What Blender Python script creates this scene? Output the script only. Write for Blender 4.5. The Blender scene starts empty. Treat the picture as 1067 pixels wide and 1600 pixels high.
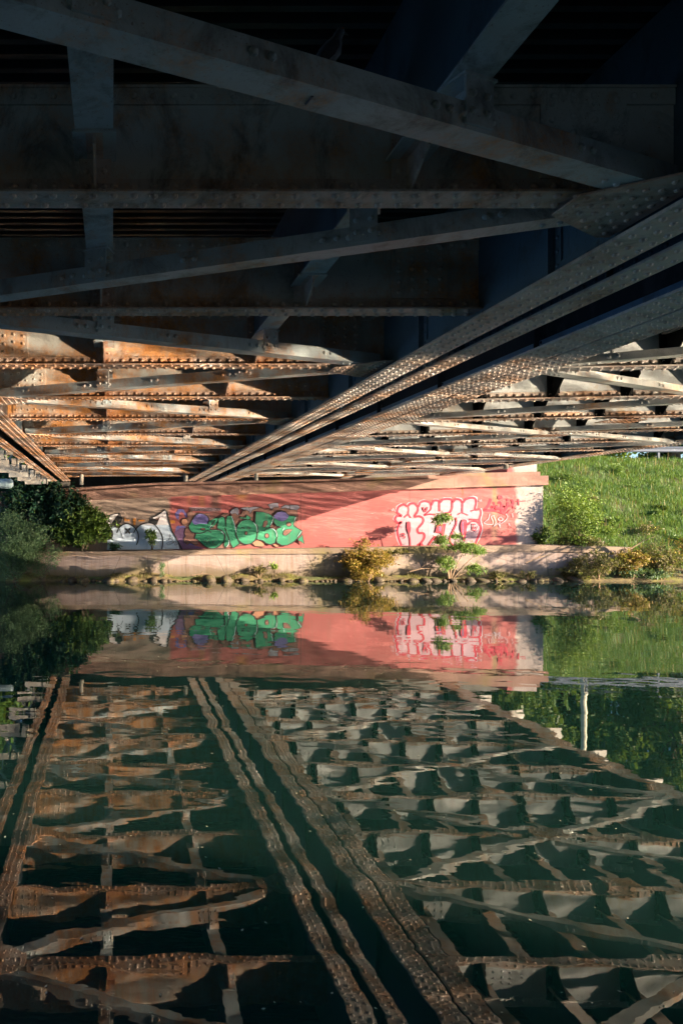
import bpy, math, random
import numpy as np
from mathutils import Vector, Matrix
from mathutils.geometry import tessellate_polygon
R = math.radians
random.seed(7)
rng = np.random.default_rng(7)
sc = bpy.context.scene
COL = sc.collection
CZ = 2.3                      # camera height above the water (water surface at z = 0)

# ------------------------------------------------------------------ helpers
class MB:
    """collects shapes and links them as ONE mesh object"""
    def __init__(s): s.v = []; s.f = []; s.n = 0; s.m = []
    def add(s, v, f, mi=0):
        s.v.extend(v); n = s.n
        s.f.extend([tuple(i + n for i in q) for q in f]); s.m.extend([mi] * len(f)); s.n += len(v)
    def box(s, x0, x1, y0, y1, z0, z1, mi=0):
        v = [(x, y, z) for x in (x0, x1) for y in (y0, y1) for z in (z0, z1)]
        s.add(v, [(0,1,3,2),(4,6,7,5),(0,4,5,1),(2,3,7,6),(0,2,6,4),(1,5,7,3)], mi)
    def prism(s, pts, a, b, axis='x', mi=0):
        n = len(pts)
        def P(p, t): return {'x': (t, p[0], p[1]), 'y': (p[0], t, p[1]), 'z': (p[0], p[1], t)}[axis]
        v = [P(p, a) for p in pts] + [P(p, b) for p in pts]
        f = [tuple(range(n))[::-1], tuple(range(n, 2*n))] + [(i, (i+1) % n, n+(i+1) % n, n+i) for i in range(n)]
        s.add(v, f, mi)
    def bar(s, p, q, w, h, mi=0, up=(0,0,1)):
        p = Vector(p); q = Vector(q); d = (q-p).normalized(); u = Vector(up)
        r = d.cross(u).normalized(); u = r.cross(d)
        v = [tuple(e + r*a*w/2 + u*b*h/2) for e in (p, q) for a, b in ((-1,-1),(1,-1),(1,1),(-1,1))]
        s.add(v, [(3,2,1,0),(4,5,6,7),(0,1,5,4),(1,2,6,5),(2,3,7,6),(3,0,4,7)], mi)
    def rivet(s, c, nrm, r=.02, mi=0):
        a = (Vector((0,0,1)) if abs(nrm[2]) < .9 else Vector((1,0,0)))
        N = Vector(nrm).normalized(); t = N.cross(a).normalized(); b = N.cross(t); c = Vector(c)
        v = []
        for rr, hh in ((1, 0), (.82, .42)):
            for k in range(7):
                an = k*math.tau/7; v.append(tuple(c + (t*math.cos(an)+b*math.sin(an))*r*rr + N*r*hh*1.3))
        v.append(tuple(c + N*r*.9))
        f = [(k, (k+1) % 7, 7+(k+1) % 7, 7+k) for k in range(7)] + [(7+k, 7+(k+1) % 7, 14) for k in range(7)]
        s.add(v, f, mi)
    def tube(s, pts, rad, n=8, mi=0):
        rings = []
        P = [Vector(p) for p in pts]
        for i, p in enumerate(P):
            d = (P[min(i+1, len(P)-1)] - P[max(i-1, 0)]).normalized()
            a = Vector((0,0,1)) if abs(d.z) < .9 else Vector((1,0,0))
            t = d.cross(a).normalized(); b = d.cross(t)
            r = rad[i] if hasattr(rad, '__len__') else rad
            rings.append([tuple(p + (t*math.cos(k*math.tau/n) + b*math.sin(k*math.tau/n))*r) for k in range(n)])
        v = [x for rg in rings for x in rg]; f = []
        for i in range(len(rings)-1):
            for k in range(n):
                f.append((i*n+k, i*n+(k+1) % n, (i+1)*n+(k+1) % n, (i+1)*n+k))
        f.append(tuple(range(n))); f.append(tuple((len(rings)-1)*n+k for k in range(n))[::-1])
        s.add(v, f, mi)
    def build(s, name, mats, parent=None, smooth=False, loc=None):
        me = bpy.data.meshes.new(name); me.from_pydata(s.v, [], s.f)
        for m in (mats if isinstance(mats, (list, tuple)) else [mats]): me.materials.append(m)
        if any(s.m): me.polygons.foreach_set('material_index', s.m)
        if smooth: me.polygons.foreach_set('use_smooth', [True]*len(me.polygons))
        me.update()
        o = bpy.data.objects.new(name, me); COL.objects.link(o)
        if parent: o.parent = parent
        if loc: o.location = loc
        return o
def tag(o, label=None, cat=None, group=None, kind=None):
    for k, v in (('label', label), ('category', cat), ('group', group), ('kind', kind)):
        if v: o[k] = v
    return o
def empty(name, loc=(0,0,0), rz=0):
    o = bpy.data.objects.new(name, None); COL.objects.link(o); o.location = loc; o.rotation_euler = (0,0,rz); o.empty_display_size = .2
    return o
def copy_part(o, loc, parent):
    c = o.copy(); COL.objects.link(c); c.parent = parent; c.location = loc
    for ch in list(o.children):
        d = ch.copy(); COL.objects.link(d); d.parent = c
    return c
def np_mesh(name, V, F, mats, parent=None, smooth=False, col=None):
    V = np.asarray(V, dtype=np.float32); F = np.asarray(F, dtype=np.int32); k = F.shape[1]
    me = bpy.data.meshes.new(name); me.vertices.add(len(V)); me.vertices.foreach_set('co', V.ravel())
    me.loops.add(F.size); me.loops.foreach_set('vertex_index', F.ravel())
    me.polygons.add(len(F)); me.polygons.foreach_set('loop_start', np.arange(0, F.size, k, dtype=np.int32))
    if smooth: me.polygons.foreach_set('use_smooth', np.ones(len(F), dtype=bool))
    if col is not None:
        a = me.attributes.new('tone', 'FLOAT', 'POINT'); a.data.foreach_set('value', np.asarray(col, dtype=np.float32))
    me.update(calc_edges=True)
    for m in (mats if isinstance(mats, (list, tuple)) else [mats]): me.materials.append(m)
    o = bpy.data.objects.new(name, me); COL.objects.link(o)
    if parent: o.parent = parent
    return o

# ------------------------------------------------------------------ materials
class NT:
    def __init__(s, name):
        s.mat = bpy.data.materials.new(name); s.mat.use_nodes = True; s.t = s.mat.node_tree; s.b = s.t.nodes['Principled BSDF']
        g = s.n('ShaderNodeNewGeometry'); s.pos = g.outputs['Position']
    def n(s, typ, **k):
        x = s.t.nodes.new(typ)
        for a, v in k.items(): setattr(x, a, v)
        return x
    def l(s, a, b): s.t.links.new(a, b)
    def setv(s, sock, v):
        if hasattr(v, 'links') or hasattr(v, 'is_linked'): s.l(v, sock)
        elif isinstance(v, (tuple, list)) and len(v) == 3 and sock.type == 'RGBA': sock.default_value = (*v, 1)
        else: sock.default_value = v
    def noise(s, scale, detail=4, rough=.55, vec=None, stretch=None, out='Fac', dist=0):
        x = s.n('ShaderNodeTexNoise'); x.inputs['Scale'].default_value = scale; x.inputs['Detail'].default_value = detail
        x.inputs['Roughness'].default_value = rough; x.inputs['Distortion'].default_value = dist
        v = vec or s.pos
        if stretch:
            m = s.n('ShaderNodeMapping'); m.inputs['Scale'].default_value = stretch; s.l(v, m.inputs[0]); v = m.outputs[0]
        s.l(v, x.inputs['Vector']); return x.outputs[out]
    def ramp(s, fac, a, b, lo=0., hi=1.):
        x = s.n('ShaderNodeMapRange'); x.inputs[1].default_value = a; x.inputs[2].default_value = b
        x.inputs[3].default_value = lo; x.inputs[4].default_value = hi; s.setv(x.inputs[0], fac); return x.outputs[0]
    def mix(s, fac, a, b, mode='MIX'):
        x = s.n('ShaderNodeMix', data_type='RGBA', blend_type=mode)
        s.setv(x.inputs[0], fac); s.setv(x.inputs[6], a); s.setv(x.inputs[7], b); return x.outputs[2]
    def math(s, op, a, b=0.):
        x = s.n('ShaderNodeMath', operation=op); s.setv(x.inputs[0], a); s.setv(x.inputs[1], b); return x.outputs[0]
    def bump(s, h, strength=.3, dist=.01):
        x = s.n('ShaderNodeBump'); x.inputs['Strength'].default_value = strength; x.inputs['Distance'].default_value = dist
        s.l(h, x.inputs['Height']); s.l(x.outputs[0], s.b.inputs['Normal'])
    def fin(s, col, rough=.7, metal=0., spec=None):
        s.setv(s.b.inputs['Base Color'], col); s.setv(s.b.inputs['Roughness'], rough); s.b.inputs['Metallic'].default_value = metal
        if spec is not None: s.b.inputs['Specular IOR Level'].default_value = spec
        return s.mat

def steel(name, paint, rust1, rust2, lo, hi, rough=.6, bumpk=.4, dk=1.):
    rough -= .08
    t = NT(name)
    n1 = t.noise(1.3, 6, .65); n2 = t.noise(4.6, 6, .7); n3 = t.noise(45, 3, .7)
    st = t.noise(5, 4, .6, stretch=(1, 1, .18))
    k = t.math('ADD', t.math('ADD', t.math('MULTIPLY', n1, .42), t.math('MULTIPLY', n2, .3)), t.math('ADD', t.math('MULTIPLY', st, .18), t.math('MULTIPLY', n3, .1)))
    sxx = t.n('ShaderNodeSeparateXYZ'); t.l(t.pos, sxx.inputs[0]); wx = t.ramp(sxx.outputs[1], 3, 11, -.04, .035)
    lowz = t.ramp(sxx.outputs[2], CZ+1.84, CZ+2.12, .05 if 'web' in name else 0., 0)
    wx = t.math('ADD', wx, lowz)
    k = t.math('ADD', k, wx); f = t.ramp(k, lo, hi)
    rust = t.mix(t.ramp(n3, .35, .65), rust1, rust2)
    p = t.mix(t.ramp(n1, .35, .7), paint, tuple(c*.72 for c in paint))
    speck = t.ramp(t.noise(90, 2, .5), .66, .72)
    c = t.mix(f, p, rust); dirt = t.ramp(t.noise(3.1, 7, .75, stretch=(1,1,.5), dist=.6), .5, .66, 0, .75); dirt = t.math('MULTIPLY', dirt, t.ramp(sxx.outputs[1], 4.5, 9, dk, .22*dk)); c = t.mix(dirt, c, (.06,.05,.045)); c = t.mix(t.math('MULTIPLY', speck, .6), c, tuple(x*.4 for x in rust1))
    t.bump(t.math('ADD', t.math('MULTIPLY', n3, .5), t.math('MULTIPLY', f, .35)), bumpk, .004)
    return t.fin(c, t.ramp(f, 0, 1, rough-.12, rough+.2))
M = {}
M['web_rusty'] = steel('painted_web_rusty', (.62,.61,.58), (.46,.17,.05), (.72,.34,.11), .46, .60)
M['web_pale'] = steel('painted_web_pale', (.72,.76,.78), (.42,.27,.15), (.58,.44,.28), .57, .72)
M['flange'] = steel('rusty_flange', (.58,.52,.50), (.38,.155,.065), (.66,.33,.15), .42, .58, .6, .7)
M['flange_grey'] = steel('weathered_flange', (.66,.60,.57), (.38,.17,.085), (.66,.36,.18), .47, .63, .6, .8, .7)
M['bar'] = steel('bracing_steel', (.50,.57,.61), (.36,.16,.07), (.64,.31,.12), .485, .605, .55, .9, .85)
M['bar_pale'] = steel('pale_bracing_steel', (.66,.66,.64), (.36,.19,.10), (.6,.34,.18), .52, .66, .55, .5)
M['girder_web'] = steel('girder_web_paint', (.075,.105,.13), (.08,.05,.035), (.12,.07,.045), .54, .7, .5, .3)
M['girder_shade_web'] = steel('girder_painted_shade', (.02,.02,.02), (.03,.02,.015), (.04,.025,.018), .54, .7, .85, .3); M['girder_shade_web'].node_tree.nodes['Principled BSDF'].inputs['Specular IOR Level'].default_value = .08  # near-black copy of the girder steel, shade put into its colour
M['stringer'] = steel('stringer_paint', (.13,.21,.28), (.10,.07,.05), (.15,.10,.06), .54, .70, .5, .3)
M['deck'] = steel('deck_trough', (.07,.075,.09), (.05,.035,.03), (.08,.05,.035), .45, .6, .6, .5)
M['grey_box'] = steel('bracket_grey', (.50,.47,.42), (.33,.26,.2), (.42,.34,.27), .48, .65, .6, .3)
M['pipe'] = steel('pipe_grey', (.24,.32,.36), (.2,.2,.2), (.28,.26,.24), .6, .75, .45, .2)
M['concrete_dark'] = steel('backwall_concrete', (.16,.15,.14), (.08,.07,.06), (.13,.11,.09), .45, .65, .85, .5)

def px(x, Y): return (x - 176.)*Y/1067.
def pz(y, Y): return CZ + (817. - y)*Y/1067.

def wall_mat():
    t = NT('painted_abutment_concrete')
    sx = t.n('ShaderNodeSeparateXYZ'); t.l(t.pos, sx.inputs[0]); X = sx.outputs[0]; Z = sx.outputs[2]
    n = t.noise(.8, 5, .6); nf = t.noise(14, 5, .7); nb = t.noise(40, 3, .6)
    wob = t.math('MULTIPLY', t.math('SUBTRACT', t.noise(2.2, 4, .6), .5), .5)
    Xw = t.math('ADD', X, wob)
    conc = t.mix(t.ramp(n, .3, .7), (.20,.14,.115), (.26,.20,.17))
    pink = t.mix(t.ramp(n, .3, .7), (.28,.060,.064), (.32,.088,.09))
    white = t.mix(t.ramp(nf, .3, .8), (.36,.31,.30), (.28,.21,.20))
    f1 = t.ramp(Xw, px(262, 28), px(268, 28)); f2 = t.ramp(Xw, px(803, 28), px(809, 28))
    top = t.ramp(t.math('ADD', Z, t.math('MULTIPLY', wob, .25)), pz(772, 28)+.02, pz(765, 28)+.08, 1, .0)
    c = t.mix(t.math('MULTIPLY', f1, t.math('MAXIMUM', top, t.ramp(X, px(330, 28), px(420, 28)))), conc, pink)
    c = t.mix(f2, c, white)
    # fine horizontal board marks and vertical run-off streaks
    st = t.noise(3.0, 5, .7, stretch=(3.2, 1, .22))
    c = t.mix(t.math('MULTIPLY', t.ramp(st, .53, .72), .5), c, (.13,.085,.06))
    bd = t.noise(6, 3, .6, stretch=(.25, 1, 5))
    c = t.mix(t.math('MULTIPLY', t.ramp(bd, .45, .75), .22), c, (.30,.18,.15))
    for xc, w, k, colr, z0, z1 in ((336, .22, .8, (.07,.05,.04), 850, 772), (316, .14, .55, (.25,.13,.04), 800, 770), (296, .1, .5, (.3,.12,.05), 795, 770),
                                   (378, .26, .6, (.35,.20,.03), 786, 768), (772.5, .09, .9, (.10,.06,.01), 800, 760), (772.5, .13, .5, (.28,.2,.12), 850, 790), (722, .05, .9, (.12,.05,.01), 778, 770)):
        xx = t.math('ABSOLUTE', t.math('SUBTRACT', t.math('ADD', X, t.math('MULTIPLY', wob, .35)), px(xc, 28)))
        m = t.math('MULTIPLY', t.ramp(xx, w*.3, w*1.3, 1, 0), t.math('MULTIPLY', t.ramp(Z, pz(z0, 28), pz(z0-12, 28)), t.ramp(nf, .3, .55, .55, 1)))
        c = t.mix(t.math('MULTIPLY', m, k), c, colr)
    c = t.mix(t.math('MULTIPLY', t.ramp(nb, .6, .75), .3), c, (.25,.16,.13))
    t.bump(t.math('ADD', nb, bd), .35, .012)
    return t.fin(c, .85)
M['wall'] = wall_mat()
def coping_mat(name, a, b, moss, damp=False):
    t = NT(name); n = t.noise(1.1, 6, .65); nf = t.noise(18, 5, .7); st = t.noise(2.5, 5, .7, stretch=(3, 1, .3))
    c = t.mix(t.ramp(n, .35, .65), a, b)
    c = t.mix(t.math('MULTIPLY', t.ramp(st, .5, .68), .6), c, (.16,.09,.06))
    c = t.mix(t.math('MULTIPLY', t.ramp(t.noise(.5, 4, .6), .54, .66), moss), c, (.20,.17,.05))
    c = t.mix(t.ramp(nf, .62, .75, 0, .6), c, tuple(x*.45 for x in a))
    if damp:
        sx = t.n('ShaderNodeSeparateXYZ'); t.l(t.pos, sx.inputs[0])
        zz = t.math('ADD', sx.outputs[2], t.math('MULTIPLY', t.math('SUBTRACT', t.noise(1.6, 5, .7), .5), .7))
        c = t.mix(t.ramp(zz, .62, .22, 0, .75), c, (.10,.075,.035))
        c = t.mix(t.ramp(t.noise(1.3, 4, .6, stretch=(4, 1, .12)), .58, .70, 0, .55), c, (.09,.075,.07))
        crack = t.n('ShaderNodeTexVoronoi', feature='DISTANCE_TO_EDGE'); crack.inputs['Scale'].default_value = .35; t.l(t.pos, crack.inputs['Vector'])
        c = t.mix(t.ramp(crack.outputs['Distance'], .0, .006, .8, 0), c, (.05,.04,.035))
    t.bump(nf, .5, .015); return t.fin(c, .9)
M['coping'] = coping_mat('coping_concrete', (.19,.10,.08), (.29,.17,.14), .6)
M['ledge'] = coping_mat('ledge_concrete', (.255,.20,.19), (.20,.15,.14), .45, True)
M['ledge_cap'] = coping_mat('ledge_cap_concrete', (.20,.145,.115), (.15,.11,.085), .6)
def rock_mat():
    t = NT('waterline_rock'); n = t.noise(9, 5, .7); m = t.noise(3, 4, .6)
    c = t.mix(t.ramp(n, .3, .7), (.025,.018,.012), (.085,.06,.038)); c = t.mix(t.ramp(m, .54, .66, 0, .5), c, (.14,.12,.03))
    t.bump(n, .8, .03); return t.fin(c, .8)
M['rock'] = rock_mat()
def ground_mat():
    t = NT('bank_soil'); n = t.noise(2.5, 6, .7); m = t.noise(.5, 4, .6)
    c = t.mix(t.ramp(n, .3, .7), (.045,.06,.02), (.10,.12,.035)); c = t.mix(t.ramp(m, .5, .65, 0, .7), c, (.12,.085,.045))
    t.bump(n, .8, .06); return t.fin(c, .95)
M['ground'] = ground_mat()
def moss_mat():
    t = NT('mossy_berm'); n = t.noise(6, 6, .7); m = t.noise(1.2, 4, .6)
    c = t.mix(t.ramp(n, .35, .65), (.07,.05,.03), (.19,.145,.06)); c = t.mix(t.ramp(m, .5, .6, 0, .7), c, (.17,.18,.03))
    t.bump(n, .8, .04); return t.fin(c, .95)
M['moss'] = moss_mat()
def leaf_mat(name, a, b, c3=None, trans=.25):
    t = NT(name); at = t.n('ShaderNodeAttribute'); at.attribute_name = 'tone'
    c = t.mix(at.outputs['Fac'], a, b)
    if c3: c = t.mix(t.ramp(t.noise(1.6, 3, .6), .5, .62, 0, .8), c, c3)
    t.fin(c, .5, spec=.3)
    tr = t.n('ShaderNodeBsdfTranslucent'); t.l(t.mix(.5, c, (.25,.35,.03)), tr.inputs[0])
    mx = t.n('ShaderNodeMixShader'); mx.inputs[0].default_value = trans
    out = [x for x in t.t.nodes if x.type == 'OUTPUT_MATERIAL'][0]
    t.l(t.b.outputs[0], mx.inputs[1]); t.l(tr.outputs[0], mx.inputs[2]); t.l(mx.outputs[0], out.inputs[0]); return t.mat
M['grass'] = leaf_mat('grass_blade', (.05,.13,.022), (.17,.28,.05), (.08,.18,.06))
M['leaf_dark'] = leaf_mat('dark_ivy_leaf', (.008,.035,.024), (.025,.075,.042))
M['leaf_laurel'] = leaf_mat('laurel_leaf', (.03,.075,.02), (.11,.17,.03))
M['leaf_feather'] = leaf_mat('feathery_leaf', (.05,.11,.06), (.13,.20,.10))
M['leaf_bright'] = leaf_mat('bright_leaf', (.06,.14,.02), (.20,.27,.05))
M['leaf_gold'] = leaf_mat('golden_leaf', (.15,.09,.02), (.36,.23,.055))
M['leaf_willow'] = leaf_mat('willow_leaf', (.07,.15,.03), (.19,.28,.07))
M['leaf_brown'] = leaf_mat('brown_green_leaf', (.09,.085,.03), (.22,.17,.08))
M['leaf_tree'] = leaf_mat('tree_leaf', (.025,.07,.015), (.09,.17,.03))
def plain(name, col, rough=.7, metal=0., k=.25, sc_=8):
    t = NT(name); n = t.noise(sc_, 4, .6)
    return t.fin(t.mix(t.ramp(n, .3, .7, 0, k*2), col, tuple(x*.6 for x in col)), rough, metal)
M['bark'] = plain('bark', (.12,.085,.055), .9, 0, .4, 20)
M['twig'] = plain('twig', (.30,.20,.13), .9)
M['galv'] = plain('galvanised_rail', (.07,.09,.14), .7, 0)
M['post'] = plain('lamp_post_paint', (.75,.68,.50), .6)
M['lamp'] = plain('lamp_housing', (.6,.6,.6), .5)
M['asphalt'] = plain('asphalt', (.05,.05,.052), .9)

def water_mat():
    t = NT('river_water')
    sx = t.n('ShaderNodeSeparateXYZ'); t.l(t.pos, sx.inputs[0])
    n1 = t.noise(1.15, 2, .45, stretch=(.75, 1.35, 1), dist=.3)
    n2 = t.noise(5.0, 2, .5, stretch=(.8, 1.4, 1))
    n3 = t.noise(.45, 1, .4)
    h = t.math('ADD', t.math('MULTIPLY', n1, 1.0), t.math('MULTIPLY', n2, .075))
    h = t.math('MULTIPLY', h, t.ramp(n3, .3, .7, .55, 1.3))
    t.bump(h, 1.0, .0040)
    t.fin((.005,.020,.017), .01); t.b.subsurface_method = 'BURLEY'; t.b.inputs['Subsurface Weight'].default_value = 1; t.b.inputs['Subsurface Radius'].default_value = (.4,1,.9); t.b.inputs['Subsurface Scale'].default_value = 3.0; t.b.inputs['IOR'].default_value = 2.1
    return t.mat
M['water'] = water_mat()

# ------------------------------------------------------------------ camera, light, sky
cam = bpy.data.cameras.new('camera'); co = bpy.data.objects.new('camera', cam); COL.objects.link(co)
co.location = (0, 0, CZ); co.rotation_euler = (R(90), 0, 0)
cam.sensor_fit = 'VERTICAL'; cam.sensor_height = 36; cam.lens = 36*1067/1600
cam.shift_x = (533.5-176)/1600; cam.shift_y = 17/1600; cam.clip_end = 5000; cam.clip_start = .05
sc.camera = co
SD = Vector((1, -.55, .3)).normalized()
L = bpy.data.lights.new('sun', 'SUN'); L.energy = 5; L.angle = R(.5); L.color = (1, .81, .57)
so = bpy.data.objects.new('sun', L); COL.objects.link(so); so.rotation_euler = (-SD).to_track_quat('-Z', 'Y').to_euler(); so.location = (30, -15, 12)
w = bpy.data.worlds.new('World'); sc.world = w; w.use_nodes = True; t = w.node_tree
sk = t.nodes.new('ShaderNodeTexSky'); sk.sky_type = 'NISHITA'; sk.sun_disc = False; sk.ozone_density = 4.0; sk.dust_density = .5
sk.sun_elevation = math.asin(SD.z); sk.sun_rotation = math.atan2(SD.x, SD.y)
t.links.new(sk.outputs[0], t.nodes['Background'].inputs[0]); t.nodes['Background'].inputs[1].default_value = .066
vs = sc.view_settings; vs.view_transform = 'Standard'; vs.look = 'None'; vs.gamma = 1; vs.exposure = 2.2
cy = sc.cycles
cy.use_guiding = True; cy.use_surface_guiding = True; cy.guiding_training_samples = 128; cy.use_volume_guiding = False
cy.blur_glossy = 0; cy.sample_clamp_indirect = 0; cy.max_bounces = 7; cy.diffuse_bounces = 4; cy.glossy_bounces = 4
cy.caustics_reflective = True; cy.use_adaptive_sampling = False

# ------------------------------------------------------------------ setting: ground, water
def smooth(a, b, x):
    q = np.clip((x-a)/(b-a), 0, 1); return q*q*(3-2*q)
def ground_z(X, Y):
    z = np.full(X.shape, -1.6)
    far = np.where(Y < 26.7, -1.6, 0.)
    # the far bank
    bank = -1.6 + 1.75*smooth(26.0, 27.2, Y)
    up = 1.0 + 4.75*np.clip((Y-28.4)/8.2, 0, 1)
    side = np.maximum(smooth(17.3, 18.6, X), smooth(-3.2, -4.6, X))
    g = np.where(Y < 27.2, bank, .15 + (up-.15)*smooth(27.2, 28.2, Y))
    under = np.where(Y < 30.5, bank, -1)
    under = np.where(Y > 27.2, np.where(Y < 30, .15, 3.6), under)
    farz = np.where(Y > 36, np.where(side > .5, g, 5.0), g*side + under*(1-side))
    # near bank: the path the camera stands on, pulled back at the right
    edge = np.where(X < 4.5, 1.6, 1.6 - 2.35*smooth(4.5, 8.5, X)) - .15*np.sin(X*.9)*(X < 6)
    near = -1.6 + 1.9*smooth(edge+.45, edge-.1, Y) + .5*smooth(edge-1.5, edge-5, Y)*(X < 10)
    z = np.where(Y > 20, farz, near)
    return z
xs = np.concatenate([np.linspace(-2500, -60, 14), np.linspace(-50, -12, 24), np.linspace(-11, 46, 190), np.linspace(47, 90, 24), np.linspace(100, 2500, 14)])
ys = np.concatenate([np.linspace(-2500, -40, 12), np.linspace(-36, -6, 16), np.linspace(-5.5, 4, 48), np.linspace(5, 25, 12), np.linspace(25.8, 40, 95), np.linspace(42, 90, 24), np.linspace(100, 2500, 14)])
GX, GY = np.meshgrid(xs, ys)
GZ = ground_z(GX, GY) + .06*np.sin(GX*1.7+GY*.9)*np.sin(GY*2.1)*(GZ_ok := ((GY > 28.6) & ((GX > 18) | (GX < -4))))
GZ += np.where(GZ_ok, .5*np.sin(GX*.13)*smooth(28.6, 34, GY)*(GY < 60), 0)*.5
nx, ny = len(xs), len(ys)
idx = np.arange(nx*ny).reshape(ny, nx)
F = np.stack([idx[:-1,:-1].ravel(), idx[:-1,1:].ravel(), idx[1:,1:].ravel(), idx[1:,:-1].ravel()], 1)
g = np_mesh('ground', np.stack([GX.ravel(), GY.ravel(), GZ.ravel()], 1), F, M['ground'], smooth=True); tag(g, kind='structure')
m = MB(); m.add([(-2500,-60,0),(2500,-60,0),(2500,26.95,0),(-2500,26.95,0)], [(0,1,2,3)])
wt = m.build('water', M['water']); tag(wt, 'dark green river mirroring the underside of the bridge', kind='structure')

# ------------------------------------------------------------------ bridges
NB0, NB1 = -1, 11
def BY(k): return 3.85 + 2.05*(k-1)          # centre line of cross beam k (beam 1 is the nearest in view)
Y0, Y1 = BY(NB0)-.3, 27.75
bl = empty('girder_bridge', (0, 0, CZ)); tag(bl, 'narrow steel bridge with rust orange riveted underside, nearer the ivy', 'bridge')
br = empty('girder_bridge', (0, 0, CZ)); tag(br, 'wider riveted steel girder bridge with pale webs, beside the grass slope', 'bridge')

def girder(parent, webs, strips, Hb, Ht, label=None, wm='girder_web', xface=None, pitch=.112):
    """webs: x of plates; strips: (x0, x1, rows). x are absolute; z relative to the camera height"""
    m = MB()
    for x in webs: m.box(x-.008, x+.008, Y0, Y1, Hb+.02, Ht)
    if len(webs) > 1:
        for k in range(NB0, NB1+2):
            m.box(webs[0]+.01, webs[-1]-.01, BY(k)-.008, BY(k)+.008, Hb+.28, Ht-.02)
    for x in webs:                    # vertical stiffeners midway between the beams, both faces
        for k in range(NB0, NB1+2):
            for dy in (0,):
                y = BY(k)+1.02
                m.box(x-.075, x-.010, y-.008, y+.008, Hb+.05, Ht-.02); m.box(x-.022, x-.009, y-.07, y+.0, Hb+.05, Ht-.02)
                for q in range(11): m.rivet((x-.022, y-.035, Hb+.12+q*.1), (-1,0,0), .016)
    o = m.build('main_girder', M[wm], parent)
    if label: o['label'] = label
    for x in webs:
        m = MB()
        m.box(x-.024, x-.009, Y0, Y1, Hb+.022, Hb+.14); m.box(x+.009, x+.024, Y0, Y1, Hb+.022, Hb+.14)
        y = Y0+.05
        while y < Y1: 
            if y > 2.5: m.rivet((x-.024, y, Hb+.085), (-1,0,0), .017)
            y += pitch*1.15
        m.build('flange_angle', M['stringer'], o)
    for (x0, x1, rows) in strips:
        m = MB(); wdt = x1-x0
        m.box(x0, x1, Y0, Y1, Hb, Hb+.022)
        # cover plates: stepped thicker zones along the length
        for (a, b, e) in ((Y0, 9.1, .0), (9.1, 17.4, .012), (17.4, Y1, .0)):
            if e: m.box(x0+.008, x1-.008, a, b, Hb-e, Hb-.001)
        for r in range(rows):
            x = x0 + wdt*(r+.5)/rows; y = Y0 + (.5*pitch if r % 2 else 0)
            while y < Y1:
                if y > 1.5: m.rivet((x, y, Hb - (.012 if 9.1 < y < 17.4 else 0)), (0,0,-1), .0215)
                y += pitch
        m.build('bottom_flange', M['flange_grey'] if x0 > 3 else M['flange'], o)
    return o
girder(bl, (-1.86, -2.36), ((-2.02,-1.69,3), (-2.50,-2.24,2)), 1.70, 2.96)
girder(bl, (3.17, 3.585), ((3.02,3.335,3), (3.47,3.70,2)), 1.70, 2.96, wm='stringer')  # bluer web colour stands in for sky light on this face
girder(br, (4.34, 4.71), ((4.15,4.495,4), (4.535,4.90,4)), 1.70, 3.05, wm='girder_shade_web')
girder(br, (13.3,), ((13.10,13.68,4),), 1.905, 3.2, wm='girder_web')

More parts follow.
